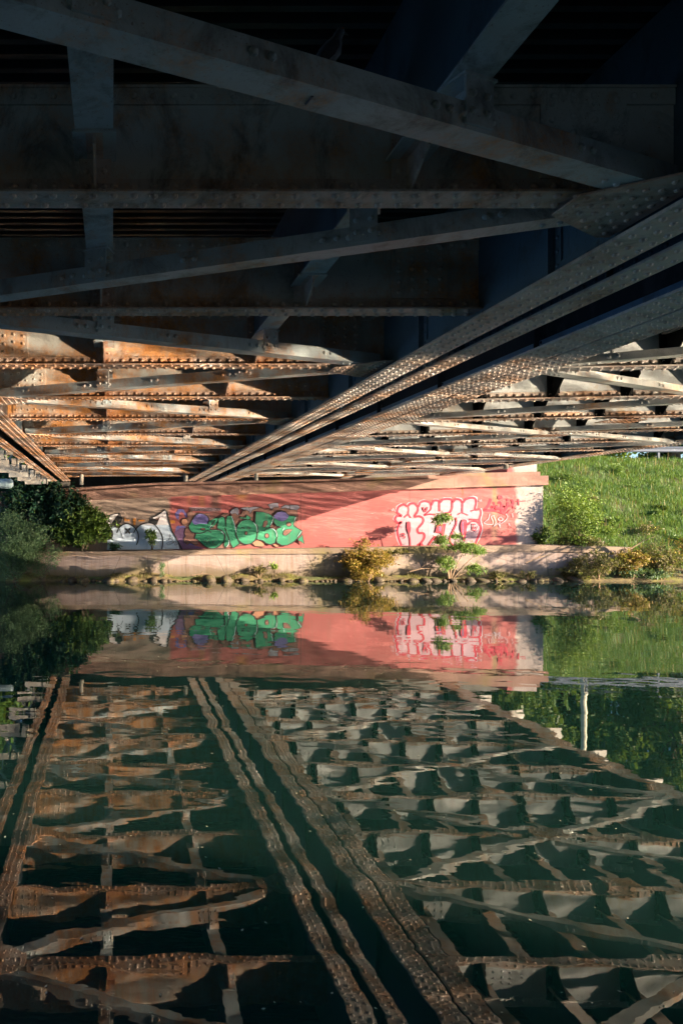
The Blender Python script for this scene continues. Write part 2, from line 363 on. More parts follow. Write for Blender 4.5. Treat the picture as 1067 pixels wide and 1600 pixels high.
def cross_beam(parent, xa, xb, Hb, Hw, wm, fm, splices, brackets, fp=.112, bw=.1, bt=.225):
    """web with bottom and top angles, built round y = 0; returned part holds the flange and bracket sub-parts"""
    m = MB(); m.box(xa, xb, -.006, .006, Hb+.015, Hb+Hw)
    for (a, b) in splices:
        m.box(a, b, -.02, -.0065, Hb+.115, Hb+Hw-.02)
        nxr = max(2, round((b-a)/.115)); 
        for i in range(nxr):
            for j in range(5):
                if Hb+.17+j*.09 < Hb+Hw-.05: m.rivet((a+(i+.5)*(b-a)/nxr, -.02, Hb+.17+j*.09+(.02 if i % 2 else 0)), (0,-1,0), .019)
    o = m.build('cross_beam', M[wm], parent)
    m = MB()
    m.box(xa, xb, -bw, bw, Hb, Hb+.014)
    m.box(xa, xb, -.019, -.0065, Hb+.0145, Hb+.11); m.box(xa, xb, .0065, .019, Hb+.0145, Hb+.11)
    x = xa+.06; i = 0
    while x < xb-.03:
        m.rivet((x, -bw*.55, Hb), (0,0,-1), .024); m.rivet((x+fp*.5, bw*.55, Hb), (0,0,-1), .024)
        m.rivet((x, -.019, Hb+.065), (0,-1,0), .025)
        x += fp
    m.build('bottom_flange', M[fm], o)
    m = MB()
    m.box(xa, xb, -.028, .028, Hb+Hw+.001, Hb+Hw+.014); m.box(xa, xb, -.019, -.0065, Hb+Hw-.09, Hb+Hw); 
    x = xa+.06
    while x < xb-.03:
        m.rivet((x, -.019, Hb+Hw-.045), (0,-1,0), .021); x += fp
    m.build('top_flange', M[wm], o)
    for bx in brackets:
        m = MB()
        for sgn in (-1,):
            m.prism([(sgn*.02, Hb+.02), (sgn*.06, Hb+.02), (sgn*.29, Hb+bt-.07), (sgn*.29, Hb+bt), (sgn*.02, Hb+bt)], bx-.007, bx+.007, 'x')
            m.box(bx-.09, bx-.008, -.033, -.0195, Hb+.015, Hb+.56); m.box(bx+.008, bx+.09, -.033, -.0195, Hb+.015, Hb+.56)
            m.box(bx-.045, bx-.0075, -.29, -.034, Hb+bt-.012, Hb+bt); m.box(bx+.0075, bx+.045, -.29, -.034, Hb+bt-.012, Hb+bt)
            for q in range(6):
                for dx in (-.05, .05): m.rivet((bx+dx, -.033, Hb+.06+q*.085), (0,-1,0), .018)
        m.box(bx-.007, bx+.007, .02, .25, Hb+bt-.1, Hb+bt)
        m.build('stiffener_bracket', M['girder_shade_web'] if wm == 'web_pale' else M['flange'], o)  # pale-web beams get near-black brackets, their unlit side put into the colour
    return o
LST = (-.095, 1.65); RST = tuple(5.4+1.07*i for i in range(8))
b0 = cross_beam(bl, -1.845, 3.155, 1.82, .62, 'web_rusty', 'flange', ((-1.75,-.98), (2.40,2.88)), LST)
b0.location = (0, BY(NB0), 0)
for k in range(NB0+1, NB1+2): 
    if BY(k) < 27.6: copy_part(b0, (0, BY(k), 0), bl)
b1 = cross_beam(br, 4.86, 13.29, 1.775, .64, 'web_pale', 'flange_grey', ((4.95,5.9), (12.3,12.95)), RST, fp=.125, bt=.37)
b1.location = (0, BY(NB0), 0)
def tilt(o):
    o.rotation_euler = (0, -.019, 0); o.location.z = -.019*4.86*.98
tilt(b1)
for k in range(NB0+1, NB1+2):
    if BY(k) < 27.6:
        c = copy_part(b1, (0, BY(k), 0), br); tilt(c)

for par, xs_, hb, ht, mt in ((bl, LST, 2.05, 2.96, 'stringer'), (br, RST, 2.17, 3.12, 'stringer')):
    for x in xs_:
        m = MB(); dz = .019*(x-4.86) if par is br else 0
        m.box(x-.006, x+.006, Y0, Y1, hb+dz+.016, ht+.1*0)
        o = m.build('stringer', M[mt], par)
        m = MB(); m.box(x-.10, x+.10, Y0, Y1, hb+dz, hb+dz+.015)
        y = Y0
        while y < Y1:
            if y > 2: m.box(x-.115, x+.115, y, y+.35, hb+dz-.016, hb+dz-.001)
            y += 2.05
        m.build('bottom_flange', M['bar'] if par is bl else M['flange_grey'], o)

# deck: pressed trough plates running across the bridge
def deck(parent, xa, xb, H, Ht):
    p = []; y = Y0; pitch = .135
    while y < 36:
        p += [(y, H+.06), (y+.02, H), (y+.065, H), (y+.085, H+.06)]; y += pitch
    pts = p; m = MB()
    v = [(xa, a, b) for a, b in pts] + [(xb, a, b) for a, b in pts]; n = len(pts)
    m.add(v, [(i, i+1, n+i+1, n+i) for i in range(n-1)])
    m.box(xa, xb, Y0, 36, H+.065, Ht)
    return m.build('deck', M['deck'], parent)
deck(bl, -3.4, 3.62, 2.97, 3.25); deck(br, 4.30, 14.3, 3.22, 3.5)

# horizontal bracing: angle bars and gusset plates
def bracing(parent, A, B, H, trio=(), lh=.112, mt='bar'):
    m = MB(); a = Vector((A[0], A[1], H)); b = Vector((B[0], B[1], H)); d = (b-a).normalized(); Lg = (b-a).length
    nrm = Vector((d.y, -d.x, 0)); nrm = nrm if nrm.y < 0 else -nrm     # towards the viewer
    up = Vector((0,0,1))
    m.bar(a + up*.007, b + up*.007, .15, .014)
    m.bar(a - nrm*.0 + up*.021 - nrm*.03, b + up*.021 - nrm*.03, .07, .012)   # second thin plate
    m.bar(a + nrm*.069 + up*(.014+lh/2), b + nrm*.069 + up*(.014+lh/2), .012, lh)
    s = .55
    while s < Lg-.3:
        for e in (0, .085): m.rivet(a + d*(s+e) + nrm*.075 + up*(lh*.6), nrm, .022)
        s += .95
    for T in trio:
        for e in (-.09, 0, .09): m.rivet(a + d*(T+e) + nrm*.075 + up*.06, nrm, .021)
    s = .1
    while s < .5:
        m.rivet(a + d*s - nrm*.01, (0,0,-1), .018); m.rivet(b - d*s - nrm*.01, (0,0,-1), .018); s += .09
    return m.build('bracing_bar', M[mt], parent)
def hanger(parent, x, y, H0, H1, d):
    m = MB(); ang = math.atan2(d[1], d[0])
    m.box(-.085, .085, -.09, -.077, -.0, H1-H0); m.box(-.10, .10, -.10, .06, H1-H0-.012, H1-H0)
    m.box(-.006, .006, -.076, .06, .02, H1-H0-.02)
    for dx in (-.045, .045):
        for dz in (.04, .12): m.rivet((dx, -.09, .02+dz), (0,-1,0), .019)
    o = m.build('hanger_plate', M['bar'], parent); o.location = (x, y, H0); o.rotation_euler = (0,0,ang); return o
def gusset(parent, pts, H, name='gusset_plate'):
    m = MB(); m.prism(pts, H, H+.012, 'z')
    xs_ = [p[0] for p in pts]; ys_ = [p[1] for p in pts]
    def inside(x, y):
        c = False; n = len(pts)
        for i in range(n):
            (x1, y1), (x2, y2) = pts[i], pts[(i+1) % n]
            if (y1 > y) != (y2 > y) and x < (x2-x1)*(y-y1)/(y2-y1)+x1: c = not c
        return c
    x = min(xs_)+.05
    while x < max(xs_):
        y = min(ys_)+.05
        while y < max(ys_):
            if all(inside(x+e, y+f) for e in (-.03, .03) for f in (-.03, .03)): m.rivet((x, y, H), (0,0,-1), .018)
            y += .09
        x += .085
    return m.build(name, M['flange'], parent)
for k in range(NB0, NB1+1):
    ya, yb = BY(k), BY(k+1)
    if yb > 27.7: break
    if k % 2 == 0: A, B = (-1.75, ya+.08), (3.02, yb-.10)
    else: A, B = (-1.75, yb-.08), (3.02, ya+.10)
    d = Vector((B[0]-A[0], B[1]-A[1])); Lg = d.length; d.normalize()
    ts = [(x-A[0])/d.x for x in LST]
    bracing(bl, A, B, 1.80, ts)
    for x, T in zip(LST, ts): hanger(bl, A[0]+d.x*T, A[1]+d.y*T, 1.82, 2.049, d)
for k in range(NB0, NB1+2):
    y = BY(k)
    if y > 27.5: break
    if k % 2: gusset(bl, [(2.55,y-.12),(3.015,y-.42),(3.10,y-.42),(3.10,y+.42),(3.015,y+.42),(2.55,y+.12)], 1.784)
    else: gusset(bl, [(-1.72,y-.40),(-1.25,y-.12),(-1.25,y+.12),(-1.72,y+.40)], 1.784)
RM = 8.95
for k in range(NB0, NB1+1):
    ya, yb = BY(k), BY(k+1)
    if yb > 27.7: break
    for xa, xb, rev in ((5.0, RM-.1, 0), (RM+.1, 13.15, 1)):
        ha = 1.755 + .019*(xa-4.86) 
        hb = 1.755 + .019*(xb-4.86)
        hm = (ha+hb)/2
        if (k + rev) % 2: bracing(br, (xa, ya+.12), (xb, yb-.1), hm-.005, (), .07, 'bar_pale')
        else: bracing(br, (xa, yb-.12), (xb, ya+.1), hm-.005, (), .07, 'bar_pale')
for k in range(NB0, NB1+2):
    y = BY(k)
    if y > 27.5: break
    h = 1.755+.019*(RM-4.86)
    gusset(br, [(RM-.32,y-.2),(RM+.32,y-.2),(RM+.32,y+.2),(RM-.32,y+.2)], h-.045)

# short cantilever brackets outside the edge girders
def cantilever(parent, sg, x0, Hb):
    m = MB()
    m.box(*sorted((x0+sg*.27, x0+sg*.90)), -.05, .0, Hb, Hb+.17)
    for e in (.42, .66): m.rivet((x0+sg*e, -.05, Hb+.085), (0,-1,0), .02)
    m.box(*sorted((x0+sg*.27, x0+sg*.90)), -.045, .25, Hb+.1705, Hb+.185)
    m.box(*sorted((x0+sg*.02, x0+sg*.04)), -.09, .05, Hb-.01, Hb+.30)
    m.box(*sorted((x0+sg*.08, x0+sg*.20)), -.08, .02, Hb+.015, Hb+.22)
    m.box(*sorted((x0-sg*.12, x0+sg*.90)), .01, .03, Hb+.12, Hb+.24)
    m.bar((x0+sg*.85, .02, Hb+.2), (x0+sg*.0, .02, Hb+.95), .06, .06)
    return m.build('cantilever_bracket', M['grey_box'], parent)
c0 = cantilever(bl, -1, -2.47, 1.49); c0.location = (0, BY(NB0), 0)
c1 = cantilever(br, 1, 13.72, 2.12); c1.location = (0, BY(NB0), 0)
for k in range(NB0+1, NB1+2):
    if BY(k) < 27.7: copy_part(c0, (0, BY(k), 0), bl); copy_part(c1, (0, BY(k), 0), br)
# edge rails of the walkways
for par, x, h in ((bl, -3.36, 1.72), (br, 14.6, 2.36)):
    m = MB(); m.box(x-.03, x+.03, Y0, 30, h+.7, h+.85); m.box(x-.02, x+.02, Y0, 30, h+1.6, h+1.66)
    y = Y0
    while y < 30: m.box(x-.025, x+.025, y, y+.05, h+.85, h+1.6); y += 1.2
    m.build('walkway_rail', M['grey_box'], par)
def drain(par, x, y, H0, H1, r=.075):
    m = MB(); m.tube([(x,y,H1),(x,y,H0+.02),(x,y,H0)], [r,r,r*.92], 12)
    m.build('drain_pipe', M['grey_box'], par, smooth=False)
drain(bl, -1.17, 26.0, 1.45, 1.85); drain(bl, 2.75, 25.6, 1.56, 1.9); drain(br, 5.45, 25.9, 1.62, 1.95); drain(br, 13.0, 22.6, 1.78, 2.2, .08)

# ------------------------------------------------------------------ abutment wall, ledge
wl = empty('abutment_wall', (7.5, 28, 0)); tag(wl, 'pink painted concrete abutment wall covered with graffiti under the bridges', 'wall')
def wy(x, a): # polyline in picture pixels -> height on the plane Y=28
    return np.interp(x, [p[0] for p in a], [p[1] for p in a])
BASE = [(-40,862),(170,860),(300,858),(520,855),(740,851.5),(850,850)]
COPB = [(-40,790),(80,784),(300,775),(520,769),(640,764.5),(760,760.5),(848,758)]
COPT = [(-40,777),(90,771),(250,760),(500,754.5),(640,750),(740,746),(853,743.5)]
TOP2 = [(-40,770),(90,764),(250,754),(500,749),(640,744),(740,739),(842,737)]
def band(name, mat, lo, hi, xa, xb, Yf, Yb, parent, label=None):
    xs_ = np.linspace(xa, xb, 60); v = []; 
    for x in xs_:
        X = px(x, 28)
        zl = pz(wy(x, lo), 28) if isinstance(lo, list) else lo; zh = pz(wy(x, hi), 28)
        v += [(X,Yf,zl),(X,Yf,zh),(X,Yb,zh),(X,Yb,zl)]
    f = []
    for i in range(59):
        a = i*4
        for k in range(4): f.append((a+k, a+(k+1) % 4, a+4+(k+1) % 4, a+4+k))
    f += [(0,1,2,3), (236+3,236+2,236+1,236)]
    m = MB(); m.add([(x-7.5, y-28, z) for x, y, z in v], f); o = m.build(name, mat, parent)
    if label: o['label'] = label
    return o
band('wall_face', M['wall'], .9, COPB, -60, 848, 28.0, 29.2, wl)
band('coping', M['coping'], [(p[0], p[1]-.0) for p in COPB], COPT, -62, 853, 27.86, 29.25, wl)
band('upper_course', M['coping'], [(p[0], p[1]-.1) for p in COPT], TOP2, -60, 843, 27.97, 29.22, wl)
m = MB(); m.box(px(790,28.3)-7.5, px(836,28.3)-7.5, .2, 1.9, pz(739,28.3), pz(724,28.3)); m.build('pilaster_block', M['wall'], wl)
m = MB(); m.box(-3.3-7.5, 17.2-7.5, 2.4, 3.0, 3.4, CZ+2.96); m.build('back_wall', M['concrete_dark'], wl)
m = MB(); 
for x in (-2.1, 3.4, 4.6, 13.4):
    m.box(x-.35-7.5, x+.35-7.5, .15, .8, pz(wy(176+x*1067/28, TOP2), 28)-.05, CZ+1.69+(.2 if x > 10 else 0))
m.build('bearing_seat', M['concrete_dark'], wl)
# small concrete panel joints
m = MB()
for x in (470, 640): m.box(px(x,28)-7.5-.008, px(x,28)-7.5+.008, -.003, .01, pz(wy(x, BASE),28), pz(wy(x, COPB),28))
m.build('panel_joint', plain('joint_dark', (.10,.06,.05), .9), wl)

lg = empty('concrete_ledge', (8, 27.4, 0)); tag(lg, 'low weathered concrete ledge running along the foot of the graffiti wall above the water', 'ledge')
xs_ = np.linspace(20, 1010, 100); v = []; v2 = []
LCAP = [(0,869),(170,868),(400,865.5),(640,864),(850,861.5),(1010,866)]
for x in xs_:
    Yf = 27.42 + .9*max(0, (x-900)/110)**1.5; X = px(x, 27.5)-8; y = Yf-27.4
    zt = pz(wy(x, [(0,862),(170,861),(850,851),(1010,856)]), 27.5); zb = pz(wy(x, LCAP), 27.5)
    v += [(X,y-.07,zb),(X,y-.07,zt-.01),(X,y+1.4,zt+.02),(X,y+1.4,zb)]
    v2 += [(X,y,-.3),(X,y,zb+.002),(X,y+1.3,zb+.002),(X,y+1.3,-.3)]
f = []
for i in range(99):
    a = i*4
    for k in range(4): f.append((a+k, a+(k+1) % 4, a+4+(k+1) % 4, a+4+k))
f += [(0,1,2,3), (399,398,397,396)]
m = MB(); m.add(v, f); m.build('cap', M['ledge_cap'], lg)
m = MB(); m.add(v2, f); m.build('ledge_face', M['ledge'], lg)
# mossy berm at the foot of the ledge
bx = np.linspace(px(10,27), px(1100,27), 260); bt = np.linspace(0, 1, 8)
V = []
for i, x in enumerate(bx):
    hh = .22 + .07*math.sin(x*1.3) + .05*math.sin(x*3.7+1) + (.16 if x < px(250,27) else 0)*0
    for q in bt: V.append((x, 27.43-.62*q, hh*(1-q)**.6 - .03 + .02*math.sin(x*9+q*7)*(1-q)))
idx = np.arange(260*8).reshape(260, 8)
F = np.stack([idx[:-1,:-1].ravel(), idx[1:,:-1].ravel(), idx[1:,1:].ravel(), idx[:-1,1:].ravel()], 1)
o = np_mesh('berm_terrain', V, F, M['moss'], smooth=True); tag(o, kind='structure')

nw = empty('unseen_near_abutment', (4, -2.2, 0)); tag(nw, 'unseen plain concrete abutment added behind the camera to darken the near beams', 'wall')  # out of view, set close behind the camera to block light
m = MB(); m.box(-10.5, 9.3, -2, .0, -.5, CZ+1.6); m.build('abutment_face', M['concrete_dark'], nw)
m = MB(); m.box(-10.5, 9.3, -2, -.9, CZ+1.6, CZ+2.9); m.build('back_wall', M['concrete_dark'], nw)
# rocks along the waterline
def rock(seed):
    r = random.Random(seed); me = bpy.data.meshes.new('rock'); v = []; n, k = 9, 6
    offs = [Vector((r.uniform(-1,1), r.uniform(-1,1), r.uniform(-1,1))).normalized() for _ in range(5)]
    am = [r.uniform(.1,.3) for _ in range(5)]
    for j in range(k+1):
        th = math.pi*j/k
        for i in range(n):
            d = Vector((math.sin(th)*math.cos(i*math.tau/n), math.sin(th)*math.sin(i*math.tau/n), math.cos(th)))
            s = 1 - sum(a*max(0, d.dot(o_))**3 for a, o_ in zip(am, offs)) + .04*r.uniform(-1,1)*(0 < j < k)
            v.append(tuple(d*s))
    f = [(j*n+i, j*n+(i+1) % n, (j+1)*n+(i+1) % n, (j+1)*n+i) for j in range(k) for i in range(n)]
    me.from_pydata(v, [], f); me.materials.append(M['rock']); me.polygons.foreach_set('use_smooth', [True]*len(me.polygons)); return me
rocks = [rock(i) for i in range(7)]
x = px(95, 26.8); i = 0; random.seed(3)
while x < px(905, 26.8):
    s = random.choice((.07,.10,.12,.17,.27))*random.uniform(.8,1.2)
    o = bpy.data.objects.new('rock', rocks[i % 7]); COL.objects.link(o)
    o.location = (x+s, 26.86+random.uniform(-.14,.08), .0+random.uniform(-.04,.03)); o.scale = (s*1.2, s, s*random.uniform(.5,.8)); o.rotation_euler = (random.uniform(-.4,.4),random.uniform(-.4,.4),random.uniform(0,6))
    tag(o, 'brown mossy rock in the row along the waterline under the ledge', 'rock', 'rocks along the waterline'); x += 2*s*random.uniform(.7,1.1); i += 1

# ------------------------------------------------------------------ graffiti (paint films on the wall)
def paint(name, col):
    t = NT(name); n = t.noise(12, 5, .7); st = t.noise(3, 4, .6, stretch=(3,1,.3))
    c = t.mix(t.ramp(n, .3, .75, 0, .35), col, tuple(x*.55+.03 for x in col)); c = t.mix(t.ramp(st, .56, .72, 0, .4), c, (.12,.08,.07)); return t.fin(c, .75)
PC = dict(black=(.010,.010,.013), blue=(.44,.53,.68), white=(.70,.64,.68), green=(.012,.19,.10), purple=(.10,.08,.26), brown=(.17,.075,.06), orange=(.45,.16,.02),
          grey=(.19,.18,.24), red=(.34,.002,.028), pinkwhite=(.34,.215,.265), halo=(.33,.27,.33), violet=(.13,.06,.15), cyan=(.35,.5,.56), skin=(.42,.19,.12))
PM = {k: paint('spray_'+k, v) for k, v in PC.items()}; PK = list(PC)
FR = {'A': (160,785,8.208), 'B': (280,780,9.7), 'C': (380,780,8.208), 'D': (605,765,6.884), 'E': (745,760,9.278), 'P': (0,0,1)}
def crom(p, n=6, closed=False):
    P = [Vector(q) for q in p]; out = []; N = len(P)
    rngk = range(N) if closed else range(N-1)
    for i in rngk:
        a = P[(i-1) % N] if closed else P[max(i-1,0)]; b = P[i]; c = P[(i+1) % N]; d = P[(i+2) % N] if closed else P[min(i+2,N-1)]
        for k in range(n):
            t_ = k/n
            out.append(.5*((2*b)+(c-a)*t_+(2*a-5*b+4*c-d)*t_*t_+(3*b-a-3*c+d)*t_**3))
    if not closed: out.append(P[-1])
    return out
class Art:
    def __init__(s): s.m = MB(); s.y = 27.996
    def w(s, fr, p):
        ox, oy, k = FR[fr]; x = ox+p[0]/k; y = oy+p[1]/k
        return (px(x,28)-7.5, pz(y,28))
    def fill(s, fr, pts, col, sm=True):
        q = crom([tuple(p) for p in pts], 5, True) if sm else [Vector(p) for p in pts]
        W = [s.w(fr, p) for p in q]; s.y -= .0015
        zb = min(pz(BASE[0][1], 28), 9)
        tri = tessellate_polygon([[Vector((a, b, 0)) for a, b in W]])
        s.m.add([(a, s.y-28, max(b, pz(wy(176+(a+7.5)*1067/28, BASE), 28)+.01)) for a, b in W], [tuple(t_) for t_ in tri], PK.index(col))
    def line(s, fr, pts, wd, col='black', closed=False, sm=True):
        q = crom([tuple(p) for p in pts], 6, closed) if sm and len(pts) > 2 else [Vector(p) for p in pts]
        if closed: q = q+[q[0]]
        W = [Vector(s.w(fr, p)) for p in q]; wd = wd*{'D':1.75,'E':1.7}.get(fr,1.15)*28/1067; v = []; s.y -= .0015
        for i, p in enumerate(W):
            d = (W[min(i+1,len(W)-1)]-W[max(i-1,0)]); d = d.normalized() if d.length > 0 else Vector((1,0)); n = Vector((-d.y, d.x))*wd/2
            v += [(p.x+n.x, s.y-28, p.y+n.y), (p.x-n.x, s.y-28, p.y-n.y)]
        s.m.add(v, [(2*i, 2*i+1, 2*i+3, 2*i+2) for i in range(len(W)-1)], PK.index(col))
    def ell(s, fr, c, rx, ry, col, line=None, n=16):
        p = [(c[0]+rx*math.cos(a*math.tau/n), c[1]+ry*math.sin(a*math.tau/n)) for a in range(n)]
        if col: s.fill(fr, p, col, False)
        if line: s.line(fr, p+[p[0]], line, 'black', sm=False)
    def build(s, label):
        o = s.m.build('graffiti', [PM[k] for k in PK], wl); o['label'] = label; return o
# white and pale blue throw-up
a = Art()
a.fill('A', [(60,608),(70,480),(95,330),(150,305),(205,330),(245,288),(320,272),(390,300),(435,350),(500,285),(590,262),(650,275),(695,292),(700,292),(745,180),(660,215),(645,205),(805,92),(830,120),(850,230),(900,380),(960,480),(1025,608)], 'blue', False)
a.fill('A', [(700,290),(745,180),(660,215),(645,205),(805,92),(830,120),(852,235),(866,290)], 'white', False)
a.fill('A', [(505,292),(590,264),(650,275),(690,294)], 'white', False)
a.fill('A', [(40,255),(110,160),(215,145),(165,215),(105,305),(65,285)], 'white', False)
a.fill('A', [(215,145),(230,138),(265,210),(195,320),(105,305),(165,215)], 'black', False)
a.fill('A', [(590,250),(615,205),(650,200),(700,225),(745,185),(690,290),(640,265)], 'black', False)
a.ell('A', (80,405), 65, 78, 'black')
a.line('A', [(40,255),(110,158),(225,138)], 1.3, sm=False); a.line('A', [(105,300),(215,145)], .9, sm=False)
a.line('A', [(190,390),(215,330),(262,288),(325,272),(390,302),(440,352),(465,420),(460,490),(440,545)], 1.5)
a.line('A', [(405,390),(440,330),(500,285),(590,262),(660,280),(720,340),(765,420),(778,500),(765,600)], 1.4)
a.line('A', [(215,335),(240,380),(265,460)], .7); a.line('A', [(90,318),(150,305),(205,332)], 1.)
a.line('A', [(600,215),(720,155),(805,92),(830,120),(850,230),(900,380),(960,480),(1025,608)], 1.8, sm=False)
a.line('A', [(300,335),(360,400)], 2.0, sm=False); a.line('A', [(362,332),(300,398)], 2.0, sm=False)
for p in ([(285,195),(300,195),(300,218),(355,218),(355,240),(285,240)], [(395,205),(435,205),(430,250),(428,295),(402,295)], [(470,222),(545,222),(545,245),(470,245)], [(868,230),(930,232),(935,268),(885,272)]): a.fill('A', p, 'orange', False)
a.line('A', [(815,490),(870,470),(860,420),(885,430),(850,480),(900,500),(905,450),(880,470),(920,510),(850,545),(830,520),(890,520),(940,500),(930,545),(970,530),(960,490)], .45)
a.build('white and pale blue bubble letters with an x and black shaded arrows')
# green letters
a = Art()
a.fill('B', [(0,150),(60,155),(110,220),(125,265),(95,272),(60,200),(30,180),(0,190)], 'purple'); a.fill('B', [(-40,440),(60,400),(100,420),(80,460),(-30,515)], 'purple')
a.fill('A', [(930,150),(980,85),(1050,90),(1067,150),(1010,120),(985,150),(980,230),(950,200)], 'purple', False); a.fill('A', [(935,380),(950,310),(990,290),(985,340),(1067,300),(1067,350),(990,395)], 'purple', False)
a.fill('B', [(80,710),(110,700),(180,665),(235,690),(205,745),(110,768),(85,750)], 'purple', False)
a.fill('B', [(20,440),(90,430),(110,690),(230,700),(400,745),(250,755),(10,755),(-70,500)], 'violet', False)
for p in ([(315,70),(380,50),(450,45),(455,110),(365,145)], [(485,105),(540,72),(590,80),(595,120),(500,130)], [(595,75),(700,75),(728,105),(690,140),(600,130)], [(60,110),(160,95),(240,105),(270,130),(150,150),(90,190)], [(-40,115),(60,100),(90,150),(30,160)]):
    a.fill('C', p, 'grey', False); a.line('C', p+[p[0]], .5, sm=False)
a.fill('B', [(770,190),(830,140),(880,125),(905,160),(890,240),(820,240)], 'grey'); a.line('B', [(770,190),(830,140),(880,125),(905,160)], .5)
cloud = []
for p in [(150,430),(60,400),(35,335),(75,290),(135,285),(130,205),(185,180),(245,215),(400,225),(420,215),(470,220),(475,270),(560,300),(630,245),(680,210),(740,215),(770,245),(800,225),(850,210),(890,245),(940,230),(950,190),(1000,162),(1050,175)]: cloud.append((FR['B'][0]+p[0]/9.7, FR['B'][1]+p[1]/9.7))
for p in [(60,150),(90,190),(120,140),(170,125),(230,100),(275,135),(320,118),(355,145),(400,105),(440,105),(490,125),(540,110),(600,135),(690,140),(700,250),(665,330),(690,380),(640,570),(610,575),(480,560),(475,605),(430,615),(380,585),(265,560),(262,620),(150,600),(110,570)]: cloud.append((380+p[0]/8.208, 780+p[1]/8.208))
for p in [(700,745),(560,745),(300,640),(280,690),(220,690),(170,660),(130,690),(75,650),(70,590),(100,560),(80,520),(100,440)]: cloud.append((FR['B'][0]+p[0]/9.7, FR['B'][1]+p[1]/9.7))
a.fill('P', cloud, 'brown', False); a.line('P', cloud+[cloud[0]], .6, sm=False)
a.ell('B', (85,340), 50, 48, 'skin', .6); a.fill('C', [(120,560),(190,515),(265,545),(265,600),(150,600)], 'skin', False)
a.fill('C', [(385,590),(430,560),(475,590),(430,612)], 'skin'); a.line('C', [(385,590),(420,612),(470,600)], .6)
S = [(145,400),(180,350),(225,270),(285,222),(360,220),(430,262),(455,312),(440,345),(520,300),(600,275),(600,330),(540,390),(470,450),(560,462),(640,480),(690,530),(688,620),(640,680),(560,738),(480,745),(400,720),(330,660),(280,612),(235,592),(255,520),(200,505),(155,450)]
N = [(600,285),(655,258),(690,285),(712,420),(712,300),(730,255),(785,250),(815,290),(850,420),(885,540),(925,645),(915,672),(820,742),(785,690),(752,600),(750,670),(700,742),(680,700),(690,560),(650,480),(575,440),(590,330)]
for p, in ((S,), (N,)): a.fill('B', p, 'green', False)
a.fill('B', [(195,335),(230,265),(290,224),(365,224),(430,265),(452,312),(425,375),(330,372),(240,385)], 'purple')
a.ell('B', (360,455), 38, 16, 'brown', .8)
a.line('B', S[:7]+[(425,375)], 1.3); a.line('B', [(540,320),(470,450),(560,462),(640,480),(690,530),(688,620),(640,680),(560,738),(480,745),(400,720),(330,660),(280,612),(235,592),(255,525)], 1.3); a.line('B', [(145,400),(160,455),(200,500),(280,518),(360,510),(430,478),(490,505)], 1.2)
a.line('B', N+[N[0]], 1.1, sm=False); a.line('B', [(690,430),(740,560),(770,640)], 1.0); a.line('B', [(895,590),(915,660)], 1.)
a.ell('P', (385.5,831), 17.0, 19.6, 'green', 1.4, 24)
a.fill('C', [(-50,245),(-30,225),(0,235),(35,235),(38,200),(105,240),(50,272),(45,252),(0,250)], 'green', False); a.line('C', [(-50,245),(-30,225),(0,235),(35,235),(38,200),(105,240),(50,272),(45,252),(0,250),(-50,245)], .8, sm=False)
a.line('B', [(930,440),(960,430),(990,440),(960,450)], .7); a.line('B', [(1020,440),(1050,430),(1078,440),(1050,450)], .7); a.ell('B', (1012,515), 20, 28, 'brown', .7)
Bb = [(158,160),(250,165),(320,185),(370,215),(385,255),(332,365),(390,382),(430,430),(432,500),(402,560),(345,582),(290,565),(250,532),(170,512),(182,420),(180,340),(148,310)]
a.fill('C', Bb, 'green', False); a.line('C', Bb+[Bb[0]], 1.2, sm=False); a.line('C', [(332,365),(290,380),(265,410)], 1.)
q = [(262,285),(290,272),(312,285),(300,330),(270,365),(245,350)]; a.fill('C', q, 'brown', False); a.line('C', q+[q[0]], .8, sm=False); a.ell('C', (300,468), 26, 30, 'brown', .8)
E_ = [(385,215),(430,165),(490,150),(540,165),(577,207),(668,215),(662,270),(635,320),(650,350),(690,370),(748,405),(738,445),(650,540),(560,590),(490,592),(430,560),(418,530),(435,470),(412,400),(440,370),(490,358),(420,345),(385,290)]
a.fill('C', E_, 'green', False); a.fill('C', [(388,218),(430,168),(490,153),(540,168),(575,210),(560,250),(500,285),(420,260)], 'purple'); a.line('C', E_+[E_[0]], 1.2, sm=False)
a.ell('C', (580,322), 32, 26, 'brown', .8); q = [(505,445),(515,405),(555,385),(628,385),(590,430),(545,465),(515,460)]; a.fill('C', q, 'brown', False); a.line('C', q+[q[0]], .8, sm=False)
a.fill('C', [(695,505),(730,480),(750,450),(775,575),(740,545),(700,530)], 'green', False); a.line('C', [(695,505),(730,480),(750,450),(775,575),(740,545),(700,530),(695,505)], .7, sm=False)
for fr, q in (('B', [(460,440),(475,410),(490,395)]), ('B', [(640,490),(675,530)]), ('B', [(790,262),(830,370),(860,500)]), ('B', [(752,620),(745,680),(715,720)]), ('C', [(372,225),(378,255),(345,330)]), ('C', [(340,378),(385,385),(418,430),(425,480)]), ('C', [(130,300),(165,350),(172,420)]), ('C', [(665,225),(650,280)]), ('C', [(500,400),(520,365)]), ('C', [(740,410),(690,480)])): a.line(fr, q, .7, 'cyan')
a.line('B', [(365,600),(385,660),(400,620),(420,690),(430,600),(480,590),(440,640),(500,690),(520,610),(555,620),(500,650),(550,700)], .6)
a.line('B', [(85,640),(110,625),(95,655),(120,655),(140,630),(150,660),(165,630)], .4)
a.build('large green bubble letters reading SNOBE over a brown cloud')
